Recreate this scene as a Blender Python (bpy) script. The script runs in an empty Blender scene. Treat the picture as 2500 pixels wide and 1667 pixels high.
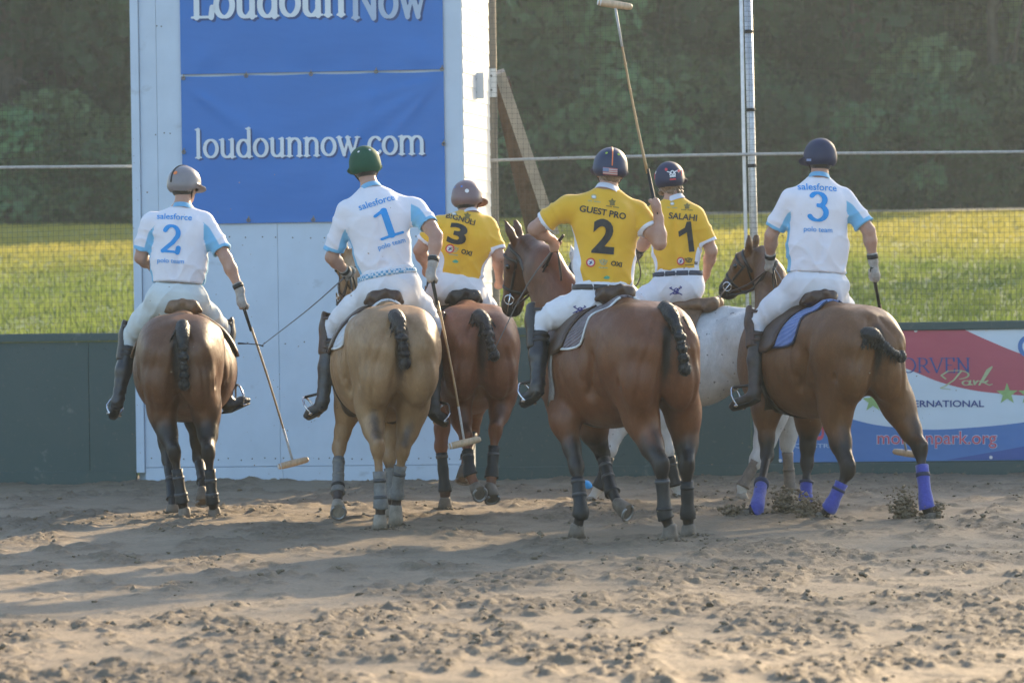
import bpy, bmesh, math, random
import numpy as np
from mathutils import Vector, Matrix
from mathutils.bvhtree import BVHTree

# ------------------------------------------------------------------ camera
R = math.radians
scene = bpy.context.scene
F_PX, IMG_W, IMG_H = 7992.0, 2500.0, 1667.0
CAM = np.array((0.0, 0.0, 1.54))
ROLL, PITCH = R(0.8), math.atan(90.5 / F_PX)
_fwd = np.array((0.0, math.cos(PITCH), -math.sin(PITCH)))
_up = np.array((0.0, math.sin(PITCH), math.cos(PITCH)))
_right = np.array((1.0, 0.0, 0.0))
_cr = _right * math.cos(ROLL) - _up * math.sin(ROLL)
_cu = _right * math.sin(ROLL) + _up * math.cos(ROLL)
cam_data = bpy.data.cameras.new('camera')
cam = bpy.data.objects.new('camera', cam_data)
scene.collection.objects.link(cam)
cam.matrix_world = Matrix(((_cr[0], _cu[0], -_fwd[0], CAM[0]), (_cr[1], _cu[1], -_fwd[1], CAM[1]),
                           (_cr[2], _cu[2], -_fwd[2], CAM[2]), (0, 0, 0, 1)))
cam_data.sensor_width = 36.0
cam_data.lens = F_PX / IMG_W * 36.0
cam_data.clip_start, cam_data.clip_end = 0.5, 2000.0
cam_data.dof.use_dof = True
cam_data.dof.focus_distance = 22.6
cam_data.dof.aperture_fstop = 3.6
scene.camera = cam

# ------------------------------------------------------------------ sky, sun, exposure
SUN_AZ, SUN_EL = R(31), R(20)          # azimuth measured from the view direction (+Y) towards +X
world = bpy.data.worlds.new('World')
scene.world = world
world.use_nodes = True
wn = world.node_tree
wn.nodes.clear()
sky = wn.nodes.new('ShaderNodeTexSky')
sky.sky_type = 'NISHITA'
sky.sun_disc = False
sky.sun_elevation = SUN_EL
sky.sun_rotation = SUN_AZ
sky.air_density, sky.dust_density, sky.ozone_density = 1.0, 1.5, 1.6
bg = wn.nodes.new('ShaderNodeBackground')
bg.inputs['Strength'].default_value = 0.15
wo = wn.nodes.new('ShaderNodeOutputWorld')
wn.links.new(sky.outputs[0], bg.inputs[0])
wn.links.new(bg.outputs[0], wo.inputs[0])
sd = bpy.data.lights.new('sun', 'SUN')
sd.energy, sd.angle, sd.color = 4.4, R(0.8), (1.0, 0.77, 0.48)
sun = bpy.data.objects.new('sun', sd)
scene.collection.objects.link(sun)
_sdir = Vector((math.sin(SUN_AZ) * math.cos(SUN_EL), math.cos(SUN_AZ) * math.cos(SUN_EL), math.sin(SUN_EL)))
sun.rotation_euler = _sdir.to_track_quat('Z', 'Y').to_euler()
sun.location = (40, 20, 12)
scene.view_settings.view_transform = 'Standard'
scene.view_settings.look = 'None'
scene.view_settings.exposure = 1.5
scene.view_settings.gamma = 1.0
scene.view_settings.use_curve_mapping = False
scene.cycles.use_denoising = True
scene.cycles.max_bounces = 6
scene.cycles.diffuse_bounces = 3
scene.cycles.glossy_bounces = 2
scene.cycles.transmission_bounces = 3
scene.cycles.transparent_max_bounces = 6
scene.cycles.volume_bounces = 0
scene.cycles.caustics_reflective = False
scene.cycles.caustics_refractive = False
scene.cycles.sample_clamp_indirect = 4.0
C = scene.collection
rng = np.random.default_rng(7)
random.seed(7)


def at(x, y, d):
    """the point seen at photo pixel (x, y) that stands d metres away along +Y"""
    xr, yr = x - IMG_W / 2, y - IMG_H / 2
    xs = xr * math.cos(ROLL) - yr * math.sin(ROLL)
    ys = xr * math.sin(ROLL) + yr * math.cos(ROLL)
    v = _fwd + _right * (xs / F_PX) - _up * (ys / F_PX)
    return CAM + v * (d / v[1])


# ------------------------------------------------------------------ scene-graph helpers
def tag(o, label=None, cat=None, group=None, kind=None):
    if label: o['label'] = label
    if cat: o['category'] = cat
    if group: o['group'] = group
    if kind: o['kind'] = kind
    return o


def link(o, parent=None):
    C.objects.link(o)
    if parent is not None:
        o.parent = parent
    return o


def empty(name, loc=(0, 0, 0), rz=0.0):
    o = bpy.data.objects.new(name, None)
    o.empty_display_size = 0.1
    o.location = loc
    o.rotation_euler = (0, 0, rz)
    return link(o)


def mesh_np(name, v, f, mats, smooth=True, attrs=None):
    """mesh from numpy: v (n,3); f is a (m,3|4) array or a list of index lists"""
    me = bpy.data.meshes.new(name)
    v = np.asarray(v, np.float32)
    if isinstance(f, np.ndarray):
        k = f.shape[1]
        me.vertices.add(len(v)); me.vertices.foreach_set('co', v.ravel())
        me.loops.add(f.size); me.loops.foreach_set('vertex_index', f.astype(np.int32).ravel())
        me.polygons.add(len(f))
        me.polygons.foreach_set('loop_start', np.arange(0, f.size, k, dtype=np.int32))
        me.polygons.foreach_set('loop_total', np.full(len(f), k, np.int32))
        me.update(calc_edges=True)
    else:
        me.from_pydata([tuple(map(float, p)) for p in v], [], [list(map(int, q)) for q in f])
    me.validate()
    if smooth:
        me.polygons.foreach_set('use_smooth', np.ones(len(me.polygons), bool))
    for m in (mats if isinstance(mats, (list, tuple)) else [mats]):
        me.materials.append(m)
    for an, av in (attrs or {}).items():
        a = me.attributes.new(an, 'FLOAT', 'POINT')
        a.data.foreach_set('value', np.asarray(av, np.float32))
    return me


def obj(name, v, f, mats, parent=None, smooth=True, attrs=None, loc=None):
    o = bpy.data.objects.new(name, mesh_np(name, v, f, mats, smooth, attrs))
    if loc is not None:
        o.location = loc
    return link(o, parent)


class MB:
    """collects simple shapes into one mesh"""
    def __init__(s):
        s.v, s.f = [], []

    def add(s, v, f):
        n = len(s.v)
        s.v += [tuple(map(float, p)) for p in v]
        s.f += [[i + n for i in q] for q in f]
        return s

    def box(s, lo, hi, bev=0.0):
        x0, y0, z0 = lo; x1, y1, z1 = hi
        if bev <= 0:
            v = [(x0, y0, z0), (x1, y0, z0), (x1, y1, z0), (x0, y1, z0), (x0, y0, z1), (x1, y0, z1), (x1, y1, z1), (x0, y1, z1)]
            return s.add(v, [(0, 3, 2, 1), (4, 5, 6, 7), (0, 1, 5, 4), (1, 2, 6, 5), (2, 3, 7, 6), (3, 0, 4, 7)])
        b = bev
        v, f = [], []
        for z, i in ((z0, b), (z0 + b, 0), (z1 - b, 0), (z1, b)):
            v += [(x0 + i + b * (i == 0) * 1, y0 + i, z), (x1 - i - b * (i == 0), y0 + i, z), (x1 - i, y0 + i + b * (i == 0), z), (x1 - i, y1 - i - b * (i == 0), z),
                  (x1 - i - b * (i == 0), y1 - i, z), (x0 + i + b * (i == 0), y1 - i, z), (x0 + i, y1 - i - b * (i == 0), z), (x0 + i, y0 + i + b * (i == 0), z)]
        for r in range(3):
            for k in range(8):
                f.append((r * 8 + k, r * 8 + (k + 1) % 8, r * 8 + 8 + (k + 1) % 8, r * 8 + 8 + k))
        f.append(tuple(range(7, -1, -1))); f.append(tuple(range(24, 32)))
        return s.add(v, f)

    def tube(s, pts, r, n=8, cap=True, flat=None):
        """round tube along pts; r a number or a list; flat=(axis, factor) squashes the section along axis"""
        P = [np.asarray(p, float) for p in pts]
        rs = [r] * len(P) if np.isscalar(r) else list(r)
        T = []
        for i in range(len(P)):
            t = P[min(i + 1, len(P) - 1)] - P[max(i - 1, 0)]
            T.append(t / (np.linalg.norm(t) + 1e-9))
        u = np.cross(T[0], (0, 0, 1.0))
        if np.linalg.norm(u) < 1e-3:
            u = np.cross(T[0], (1.0, 0, 0))
        v, f = [], []
        for i, (p, t) in enumerate(zip(P, T)):
            u = u - t * u.dot(t); u /= np.linalg.norm(u) + 1e-9
            w = np.cross(t, u)
            for k in range(n):
                a = 2 * math.pi * k / n
                o = (u * math.cos(a) + w * math.sin(a)) * rs[i]
                if flat is not None:
                    ax = np.asarray(flat[0], float); o = o + ax * o.dot(ax) * (flat[1] - 1)
                v.append(p + o)
        for i in range(len(P) - 1):
            for k in range(n):
                f.append((i * n + k, i * n + (k + 1) % n, i * n + n + (k + 1) % n, i * n + n + k))
        if cap:
            f.append(tuple(range(n - 1, -1, -1))); f.append(tuple(range((len(P) - 1) * n, len(P) * n)))
        return s.add(v, f)

    def build(s, name, mats, parent=None, smooth=False, loc=None):
        return obj(name, np.array(s.v), s.f, mats, parent, smooth, None, loc)


def spline(pts, n=8):
    """Catmull-Rom through pts"""
    P = [np.asarray(p, float) for p in pts]
    P = [2 * P[0] - P[1]] + P + [2 * P[-1] - P[-2]]
    out = []
    for i in range(1, len(P) - 2):
        for k in range(n):
            t = k / n
            a, b, c, d = P[i - 1], P[i], P[i + 1], P[i + 2]
            out.append(0.5 * ((2 * b) + (c - a) * t + (2 * a - 5 * b + 4 * c - d) * t * t + (3 * b - a - 3 * c + d) * t ** 3))
    out.append(P[-2])
    return out


# ------------------------------------------------------------------ noise
_perm = rng.random((256, 256)).astype(np.float32)


def vnoise(x, y, seed=0):
    x = np.asarray(x, np.float32) + seed * 17.13; y = np.asarray(y, np.float32) + seed * 9.71
    xi, yi = np.floor(x).astype(np.int64), np.floor(y).astype(np.int64)
    fx, fy = x - xi, y - yi
    fx = fx * fx * (3 - 2 * fx); fy = fy * fy * (3 - 2 * fy)
    g = lambda a, b: _perm[a & 255, b & 255]
    return (g(xi, yi) * (1 - fx) + g(xi + 1, yi) * fx) * (1 - fy) + (g(xi, yi + 1) * (1 - fx) + g(xi + 1, yi + 1) * fx) * fy


def sstep(a, b, x):
    t = np.clip((np.asarray(x, np.float32) - a) / (b - a), 0, 1)
    return t * t * (3 - 2 * t)


# ------------------------------------------------------------------ materials
_mats = {}


def new_mat(name):
    m = bpy.data.materials.new(name)
    m.use_nodes = True
    nt = m.node_tree
    return m, nt, nt.nodes['Principled BSDF']


def node(nt, kind, **kw):
    n = nt.nodes.new(kind)
    for k, v in kw.items():
        if k in n.inputs:
            n.inputs[k].default_value = v
        else:
            setattr(n, k, v)
    return n


def mixc(nt, fac, a, b, blend='MIX'):
    n = nt.nodes.new('ShaderNodeMix'); n.data_type = 'RGBA'; n.blend_type = blend
    for sock, val in ((n.inputs[0], fac), (n.inputs[6], a), (n.inputs[7], b)):
        if hasattr(val, 'is_output'):
            nt.links.new(val, sock)
        elif isinstance(val, (tuple, list)):
            sock.default_value = (*val[:3], 1)
        else:
            sock.default_value = val
    return n.outputs[2]


def ramp(nt, src, stops):
    n = nt.nodes.new('ShaderNodeValToRGB')
    e = n.color_ramp.elements
    while len(e) < len(stops):
        e.new(0.5)
    for el, (p, c) in zip(e, stops):
        el.position = p
        el.color = (c, c, c, 1) if np.isscalar(c) else (*c[:3], 1)
    nt.links.new(src, n.inputs[0])
    return n.outputs[0]


def tex(nt, scale, detail=3.0, rough=0.55, vec=None, stretch=None, out='Fac'):
    co = nt.nodes.new('ShaderNodeTexCoord')
    src = co.outputs['Object'] if vec is None else vec
    if stretch is not None:
        mp = nt.nodes.new('ShaderNodeMapping'); mp.inputs['Scale'].default_value = stretch
        nt.links.new(src, mp.inputs[0]); src = mp.outputs[0]
    n = nt.nodes.new('ShaderNodeTexNoise')
    n.inputs['Scale'].default_value = scale; n.inputs['Detail'].default_value = detail; n.inputs['Roughness'].default_value = rough
    nt.links.new(src, n.inputs['Vector'])
    return n.outputs[out]


def bump(nt, b, h, strength=0.3, dist=0.01):
    n = nt.nodes.new('ShaderNodeBump')
    n.inputs['Strength'].default_value = strength; n.inputs['Distance'].default_value = dist
    nt.links.new(h, n.inputs['Height'])
    if b.inputs['Normal'].is_linked:
        nt.links.new(b.inputs['Normal'].links[0].from_socket, n.inputs['Normal'])
    nt.links.new(n.outputs[0], b.inputs['Normal'])


def attr(nt, name):
    n = nt.nodes.new('ShaderNodeAttribute'); n.attribute_name = name
    return n.outputs['Fac']


def mat(name, col, rough=0.6, var=0.15, scale=12.0, bumps=(), metal=0.0, spec=0.5, sheen=0.0, col2=None, stretch=None, coat=0.0):
    """general material: colour broken up by noise, bumps = ((scale, strength, distance, stretch), ...)"""
    if name in _mats:
        return _mats[name]
    m, nt, b = new_mat(name)
    c2 = col2 if col2 is not None else tuple(c * (1 - var) for c in col)
    fac = ramp(nt, tex(nt, scale, 4.0, 0.6, stretch=stretch), [(0.35, 0.0), (0.65, 1.0)])
    nt.links.new(mixc(nt, fac, c2, tuple(min(1, c * (1 + var * 0.5)) for c in col)), b.inputs['Base Color'])
    b.inputs['Roughness'].default_value = rough
    b.inputs['Metallic'].default_value = metal
    b.inputs['Specular IOR Level'].default_value = spec
    b.inputs['Sheen Weight'].default_value = sheen
    b.inputs['Coat Weight'].default_value = coat
    for bp in bumps:
        bump(nt, b, tex(nt, bp[0], 3.0, 0.6, stretch=bp[3] if len(bp) > 3 else None), bp[1], bp[2])
    _mats[name] = m
    return m
# ------------------------------------------------------------------ implicit-surface modeller
class Field:
    def __init__(s, lo, hi, h):
        s.lo = np.asarray(lo, np.float32); s.h = float(h)
        n = np.ceil((np.asarray(hi) - np.asarray(lo)) / h).astype(int) + 2
        s.n = n
        s.f = np.full(tuple(n), 0.5, np.float32)
        s.ax = [s.lo[i] + np.arange(n[i], dtype=np.float32) * s.h for i in range(3)]

    def win(s, lo, hi):
        i0 = np.clip(np.floor((np.asarray(lo) - s.lo) / s.h).astype(int), 0, s.n - 1)
        i1 = np.clip(np.ceil((np.asarray(hi) - s.lo) / s.h).astype(int) + 1, 1, s.n)
        i1 = np.maximum(i1, i0 + 1)
        sl = tuple(slice(a, b) for a, b in zip(i0, i1))
        return sl, s.ax[0][sl[0]][:, None, None], s.ax[1][sl[1]][None, :, None], s.ax[2][sl[2]][None, None, :]

    def comb(s, sl, d, k, op):
        a = s.f[sl]
        if op == 'u':
            m = np.minimum(a, d)
            if k > 0:
                hh = np.maximum(k - np.abs(a - d), 0) / k
                m -= hh * hh * (k * 0.25)
        else:
            d = -d
            m = np.maximum(a, d)
            if k > 0:
                hh = np.maximum(k - np.abs(a - d), 0) / k
                m += hh * hh * (k * 0.25)
        s.f[sl] = m

    def cone(s, a, b, ra, rb, k=0.03, flat=None, op='u', clips=()):
        """tapered capsule a-b; flat=(axis, factor>1) thins the section along axis; clips: (point, normal) half-spaces cut away"""
        a = np.asarray(a, np.float32); b = np.asarray(b, np.float32)
        R_ = max(ra, rb) + k + 2 * s.h
        if flat is not None and flat[1] < 1:
            R_ = max(ra, rb) / flat[1] + k + 2 * s.h
        sl, X, Y, Z = s.win(np.minimum(a, b) - R_, np.maximum(a, b) + R_)
        ab = b - a; L2 = float(ab.dot(ab)) + 1e-12
        px, py, pz = X - a[0], Y - a[1], Z - a[2]
        t = np.clip((px * ab[0] + py * ab[1] + pz * ab[2]) / L2, 0, 1)
        vx, vy, vz = px - t * ab[0], py - t * ab[1], pz - t * ab[2]
        if flat is not None:
            u = np.asarray(flat[0], np.float32); u = u / np.linalg.norm(u)
            q = (vx * u[0] + vy * u[1] + vz * u[2]) * (flat[1] - 1)
            vx, vy, vz = vx + q * u[0], vy + q * u[1], vz + q * u[2]
        d = np.sqrt(vx * vx + vy * vy + vz * vz) - (ra + (rb - ra) * t)
        for c, n in clips:
            n = np.asarray(n, float); n = n / np.linalg.norm(n)
            d = np.maximum(d, (X - c[0]) * n[0] + (Y - c[1]) * n[1] + (Z - c[2]) * n[2])
        s.comb(sl, d.astype(np.float32), k, op)

    def ell(s, c, r, k=0.05, axes=None, op='u', clips=()):
        """ellipsoid with radii r along the rows of axes"""
        c = np.asarray(c, np.float32); r = np.asarray(r, np.float32)
        A = np.eye(3, dtype=np.float32) if axes is None else np.asarray(axes, np.float32)
        ext = np.sqrt(((A * r[:, None]) ** 2).sum(0)) + k + 2 * s.h
        sl, X, Y, Z = s.win(c - ext, c + ext)
        px, py, pz = X - c[0], Y - c[1], Z - c[2]
        k0 = 0; k1 = 0
        for i in range(3):
            q = px * A[i, 0] + py * A[i, 1] + pz * A[i, 2]
            q2 = q * q
            k0 = k0 + q2 / (r[i] ** 2); k1 = k1 + q2 / (r[i] ** 4)
        k0 = np.sqrt(k0); k1 = np.sqrt(k1) + 1e-6
        d = k0 * (k0 - 1) / k1
        d = np.where(k0 < 0.05, -r.min(), d)
        for cc, n in clips:
            n = np.asarray(n, float); n = n / np.linalg.norm(n)
            d = np.maximum(d, (X - cc[0]) * n[0] + (Y - cc[1]) * n[1] + (Z - cc[2]) * n[2])
        s.comb(sl, d.astype(np.float32), k, op)

    def chain(s, pts, rs, k=0.03, flat=None):
        for i in range(len(pts) - 1):
            s.cone(pts[i], pts[i + 1], rs[i], rs[i + 1], k, flat)

    def cut(s, p, n):
        """remove everything on the side of point p the normal n points to"""
        n = np.asarray(n, np.float32); n = n / np.linalg.norm(n)
        sl, X, Y, Z = s.win(s.lo, s.lo + s.n * s.h)
        s.f = np.maximum(s.f, ((X - p[0]) * n[0] + (Y - p[1]) * n[1] + (Z - p[2]) * n[2]).astype(np.float32))

    def warp(s, fn):
        """add fn(x, y, z) to the field"""
        sl, X, Y, Z = s.win(s.lo, s.lo + s.n * s.h)
        near = np.abs(s.f) < 0.06
        idx = np.nonzero(near)
        s.f[idx] += fn(s.ax[0][idx[0]], s.ax[1][idx[1]], s.ax[2][idx[2]]).astype(np.float32)

    def mesh(s, smooth=1):
        f = s.f; ins = f < 0
        nx, ny, nz = f.shape
        c = np.zeros((nx - 1, ny - 1, nz - 1), np.int8)
        for i in (0, 1):
            for j in (0, 1):
                for k in (0, 1):
                    c += ins[i:nx - 1 + i, j:ny - 1 + j, k:nz - 1 + k]
        cells = np.nonzero((c > 0) & (c < 8))
        n = len(cells[0])
        idx = np.full(c.shape, -1, np.int32); idx[cells] = np.arange(n)
        P = np.zeros((n, 3), np.float32); W = np.zeros(n, np.float32)
        ci, cj, ck = cells
        corners = [(i, j, k) for i in (0, 1) for j in (0, 1) for k in (0, 1)]
        val = {q: f[ci + q[0], cj + q[1], ck + q[2]] for q in corners}
        for q in corners:
            for axn in range(3):
                if q[axn] == 0:
                    r = list(q); r[axn] = 1; r = tuple(r)
                    a, b = val[q], val[r]
                    m = (a < 0) != (b < 0)
                    t = np.where(m, a / np.where(m, a - b, 1), 0)
                    for z in range(3):
                        P[:, z] += m * (q[z] + (t if z == axn else 0))
                    W += m
        P /= W[:, None]
        V = np.stack([ci, cj, ck], 1).astype(np.float32) + P
        V = s.lo + V * s.h
        quads = []
        for axn in range(3):
            sl0 = [slice(None)] * 3; sl1 = [slice(None)] * 3
            sl0[axn] = slice(0, f.shape[axn] - 1); sl1[axn] = slice(1, None)
            o = [z for z in range(3) if z != axn]
            a, b = ins[tuple(sl0)], ins[tuple(sl1)]
            e = np.nonzero(a != b)
            ok = np.ones(len(e[0]), bool)
            for z in o:
                ok &= (e[z] >= 1) & (e[z] < f.shape[z] - 1)
            e = [q[ok] for q in e]
            flip = a[tuple(e)]

            def cell(d0, d1):
                g = [q.copy() for q in e]; g[o[0]] += d0; g[o[1]] += d1
                return idx[tuple(g)]
            q = np.stack([cell(-1, -1), cell(0, -1), cell(0, 0), cell(-1, 0)], 1)
            if axn == 1:
                flip = ~flip
            q = np.where(flip[:, None], q, q[:, ::-1])
            quads.append(q)
        Q = np.concatenate(quads)
        Q = Q[(Q >= 0).all(1)]
        for _ in range(smooth):
            S = np.zeros_like(V); N = np.zeros(len(V), np.float32)
            for i in range(4):
                a, b = Q[:, i], Q[:, (i + 1) % 4]
                for z in range(3):
                    S[:, z] += np.bincount(a, V[b, z], len(V)) + np.bincount(b, V[a, z], len(V))
                N += np.bincount(a, minlength=len(V)) + np.bincount(b, minlength=len(V))
            V = V * 0.4 + (S / np.maximum(N, 1)[:, None]) * 0.6
        return V, Q


def bvh_of(v, f):
    return BVHTree.FromPolygons([Vector(p) for p in np.asarray(v, float)], [tuple(map(int, q)) for q in f])


def unit(v):
    v = np.asarray(v, float)
    return v / (np.linalg.norm(v) + 1e-12)


def lerp(a, b, t):
    return np.asarray(a, float) * (1 - t) + np.asarray(b, float) * t


def seg_t(V, a, b):
    """parameter along a-b and distance to the segment, for every row of V"""
    a = np.asarray(a, float); ab = np.asarray(b, float) - a
    t = ((V - a) @ ab) / (ab @ ab + 1e-12)
    tc = np.clip(t, 0, 1)
    return t, np.linalg.norm(V - (a + tc[:, None] * ab), axis=1)
# ------------------------------------------------------------------ lettering
def arc(cx, cy, rx, ry, a0, a1, n=14):
    return [(cx + rx * math.cos(R(a0 + (a1 - a0) * i / n)), cy + ry * math.sin(R(a0 + (a1 - a0) * i / n))) for i in range(n + 1)]


# serif letters as pen strokes (x-height 1, ascender 1.55, capitals 1.45): strokes, then serif bars (x0, x1, y), then advance
SERIF = {
    'o': ([arc(.47, .5, .36, .46, 0, 360, 28)], [], .95),
    'c': ([arc(.47, .5, .36, .46, 45, 318, 22)], [], .84),
    'u': ([[(.2, .95), (.2, .3)] + arc(.46, .3, .26, .27, 180, 330, 8), [(.76, .95), (.76, .04)]], [(.02, .2, .96), (.58, .76, .96), (.76, .95, .04)], .99),
    'n': ([[(.2, .95), (.2, .04)], [(.2, .7)] + arc(.5, .66, .28, .3, 150, 0, 9) + [(.78, .04)]], [(.02, .2, .96), (.04, .37, .03), (.61, .94, .03)], 1.0),
    'm': ([[(.2, .95), (.2, .04)], [(.2, .7)] + arc(.5, .66, .28, .3, 150, 0, 9) + [(.78, .04)], [(.78, .7)] + arc(1.08, .66, .28, .3, 150, 0, 9) + [(1.36, .04)]],
          [(.02, .2, .96), (.04, .37, .03), (.62, .95, .03), (1.2, 1.52, .03)], 1.56),
    'w': ([[(.13, .97), (.42, .05)], [(.42, .05), (.68, .9)], [(.62, .97), (.92, .05)], [(.92, .05), (1.2, .97)]], [(-.02, .3, .97), (.5, .8, .97), (1.06, 1.34, .97)], 1.32),
    'd': ([arc(.44, .48, .33, .45, 20, 340, 24), [(.76, 1.52), (.76, .04)]], [(.58, .76, 1.53), (.76, .94, .04)], .98),
    'l': ([[(.24, 1.52), (.24, .04)]], [(.06, .24, 1.53), (.07, .42, .03)], .5),
    'L': ([[(.3, 1.42), (.3, .05)], [(.3, .05), (.95, .05), (1.0, .4)]], [(.08, .54, 1.42), (.08, .4, .04)], 1.06),
    'N': ([[(.28, 1.4), (.28, .05)], [(.22, 1.42), (1.12, .05)], [(1.14, 1.42), (1.14, .03)]], [(.04, .3, 1.42), (.1, .46, .03), (.96, 1.34, 1.42)], 1.38),
    '.': ([[(.22, .08), (.225, .1)]], [], .44),
    'O': ([arc(.72, .72, .62, .7, 0, 360, 32)], [], 1.46),
    'R': ([[(.28, 1.42), (.28, .05)], [(.28, 1.4)] + arc(.6, 1.05, .36, .36, 90, -90, 10) + [(.28, .7)], [(.6, .68), (1.12, .04)]], [(.06, .3, 1.42), (.08, .5, .03), (1.05, 1.25, .04)], 1.2),
    'V': ([[(.12, 1.42), (.68, .02)], [(.68, .02), (1.2, 1.42)]], [(-.06, .34, 1.42), (1.02, 1.38, 1.42)], 1.3),
    'E': ([[(.28, 1.42), (.28, .03)], [(.28, 1.42), (.95, 1.42), (.97, 1.15)], [(.28, .75), (.8, .75)], [(.28, .03), (1.0, .03), (1.04, .34)]], [(.06, .3, 1.42), (.06, .3, .03)], 1.12),
    'M': ([[(.24, 1.4), (.2, .05)], [(.24, 1.42), (.82, .1)], [(.82, .1), (1.4, 1.42)], [(1.4, 1.42), (1.46, .05)]], [(.02, .4, .03), (1.26, 1.66, .03), (.06, .3, 1.42), (1.36, 1.58, 1.42)], 1.7),
    '1': ([[(.14, 1.28), (.46, 1.44)], [(.5, 1.44), (.5, .05)]], [(.1, .92, .04)], 1.0),
    '2': ([arc(.5, 1.04, .36, .38, 160, -25, 16) + [(.62, .55), (.14, .08)], [(.12, .07), (.92, .07), (.95, .3)]], [], 1.02),
    '3': ([arc(.46, 1.1, .34, .34, 150, -90, 14), arc(.45, .42, .41, .4, 90, -150, 16)], [], 1.0),
}


def field_mesh(fn, x0, x1, y0, y1, h):
    """triangles and quads covering fn(x, y) < 0 (marching squares)"""
    xs = np.arange(x0, x1 + h, h); ys = np.arange(y0, y1 + h, h)
    Fv = fn(xs[:, None], ys[None, :])
    Fv = np.where(np.abs(Fv) < 1e-7, 1e-7, Fv)
    vid, V, Fc = {}, [], []

    def vert(key, p):
        if key not in vid:
            vid[key] = len(V); V.append(p)
        return vid[key]
    ins = Fv < 0
    anyc = ins[:-1, :-1] | ins[1:, :-1] | ins[1:, 1:] | ins[:-1, 1:]
    for i, j in zip(*np.nonzero(anyc)):
        cs = [(i, j), (i + 1, j), (i + 1, j + 1), (i, j + 1)]
        poly = []
        for q in range(4):
            a, b = cs[q], cs[(q + 1) % 4]
            fa, fb = Fv[a], Fv[b]
            if fa < 0:
                poly.append(vert(a, (xs[a[0]], ys[a[1]])))
            if (fa < 0) != (fb < 0):
                t = fa / (fa - fb)
                poly.append(vert((min(a, b), max(a, b)), (xs[a[0]] + (xs[b[0]] - xs[a[0]]) * t, ys[a[1]] + (ys[b[1]] - ys[a[1]]) * t)))
        if len(poly) >= 3:
            Fc.append(poly)
    return np.array(V), Fc


def stroke_field(strokes, bars, thick, thin, serif):
    segs = []
    for st in strokes:
        for a, b in zip(st[:-1], st[1:]):
            L = math.hypot(b[0] - a[0], b[1] - a[1]) + 1e-9
            vert_ = abs(b[1] - a[1]) / L
            slope = (b[0] - a[0]) * (b[1] - a[1])
            w = thin + (thick - thin) * vert_ * (0.45 if slope > 0.02 and 0.3 < vert_ < 0.98 and len(st) == 2 else 1.0)
            segs.append((a, b, w))
    for x0, x1, y in bars:
        segs.append(((x0, y), (x1, y), serif))

    def fn(X, Y):
        d = np.full(np.broadcast(X, Y).shape, 9.0)
        for (ax, ay), (bx, by), w in segs:
            dx, dy = bx - ax, by - ay
            t = np.clip(((X - ax) * dx + (Y - ay) * dy) / (dx * dx + dy * dy + 1e-12), 0, 1)
            d = np.minimum(d, np.hypot(X - ax - t * dx, Y - ay - t * dy) - w)
        return d
    return fn


_glyph_cache = {}


def serif_text(text, thick=.1, thin=.045, serif=.035, h=.045, track=0.0):
    """(verts2d, faces) with x-height 1, baseline 0, starting at x=0"""
    V, Fc, x = [], [], 0.0
    for ch in text:
        if ch == ' ':
            x += .6; continue
        key = (ch, thick, thin, serif, h)
        st, bars, adv = SERIF[ch]
        if key not in _glyph_cache:
            tk = thick * (1.5 if ch == '.' else 1)
            _glyph_cache[key] = field_mesh(stroke_field(st, bars, tk, tk if ch == '.' else thin, serif), -.25, 1.85, -.3, 1.8, h)
        v, f = _glyph_cache[key]
        n = len(V)
        V += [(p[0] + x, p[1]) for p in v]; Fc += [[i + n for i in q] for q in f]
        x += adv + track
    return np.array(V), Fc


def pen_text(strokes, w, h):
    """strokes drawn with one pen width"""
    P = np.array([p for s_ in strokes for p in s_])
    return field_mesh(stroke_field(strokes, [], w, w * .55, w), P[:, 0].min() - 3 * w, P[:, 0].max() + 3 * w, P[:, 1].min() - 3 * w, P[:, 1].max() + 3 * w, h)


def sans_text(text, offset=0.0, shear=0.0):
    """the built-in sans letters as (verts2d, faces); height of capitals ~0.73"""
    cu = bpy.data.curves.new('lettering_source', 'FONT')
    cu.body = text; cu.offset = offset; cu.shear = shear; cu.resolution_u = 4; cu.fill_mode = 'FRONT'
    o = bpy.data.objects.new('lettering_source', cu)
    C.objects.link(o)
    bpy.context.view_layer.update()
    me = bpy.data.meshes.new_from_object(o.evaluated_get(bpy.context.evaluated_depsgraph_get()))
    V = np.array([v.co[:2] for v in me.vertices]); Fc = [list(p.vertices) for p in me.polygons]
    bpy.data.objects.remove(o); bpy.data.curves.remove(cu); bpy.data.meshes.remove(me)
    # merge duplicate vertices
    return V, Fc


def fit_text(vf, width=None, height=None, center=(0, 0)):
    """scale to a width (or height) and centre on the origin"""
    V, Fc = vf
    lo, hi = V.min(0), V.max(0)
    sx = width / (hi[0] - lo[0]) if width else None
    sy = height / (hi[1] - lo[1]) if height else None
    sx, sy = sx or sy, sy or sx
    return (V - (lo + hi) / 2) * (sx, sy) + np.asarray(center), Fc


def disc2(r, n=20, hole=0.0, cx=0, cy=0):
    if hole <= 0:
        return np.array([(cx, cy)] + [(cx + r * math.cos(2 * math.pi * i / n), cy + r * math.sin(2 * math.pi * i / n)) for i in range(n)]), [[0, 1 + i, 1 + (i + 1) % n] for i in range(n)]
    V = [(cx + q * math.cos(2 * math.pi * i / n), cy + q * math.sin(2 * math.pi * i / n)) for q in (hole, r) for i in range(n)]
    return np.array(V), [[i, (i + 1) % n, n + (i + 1) % n, n + i] for i in range(n)]


def poly2(pts):
    return np.array(pts, float), [list(range(len(pts)))]


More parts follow.
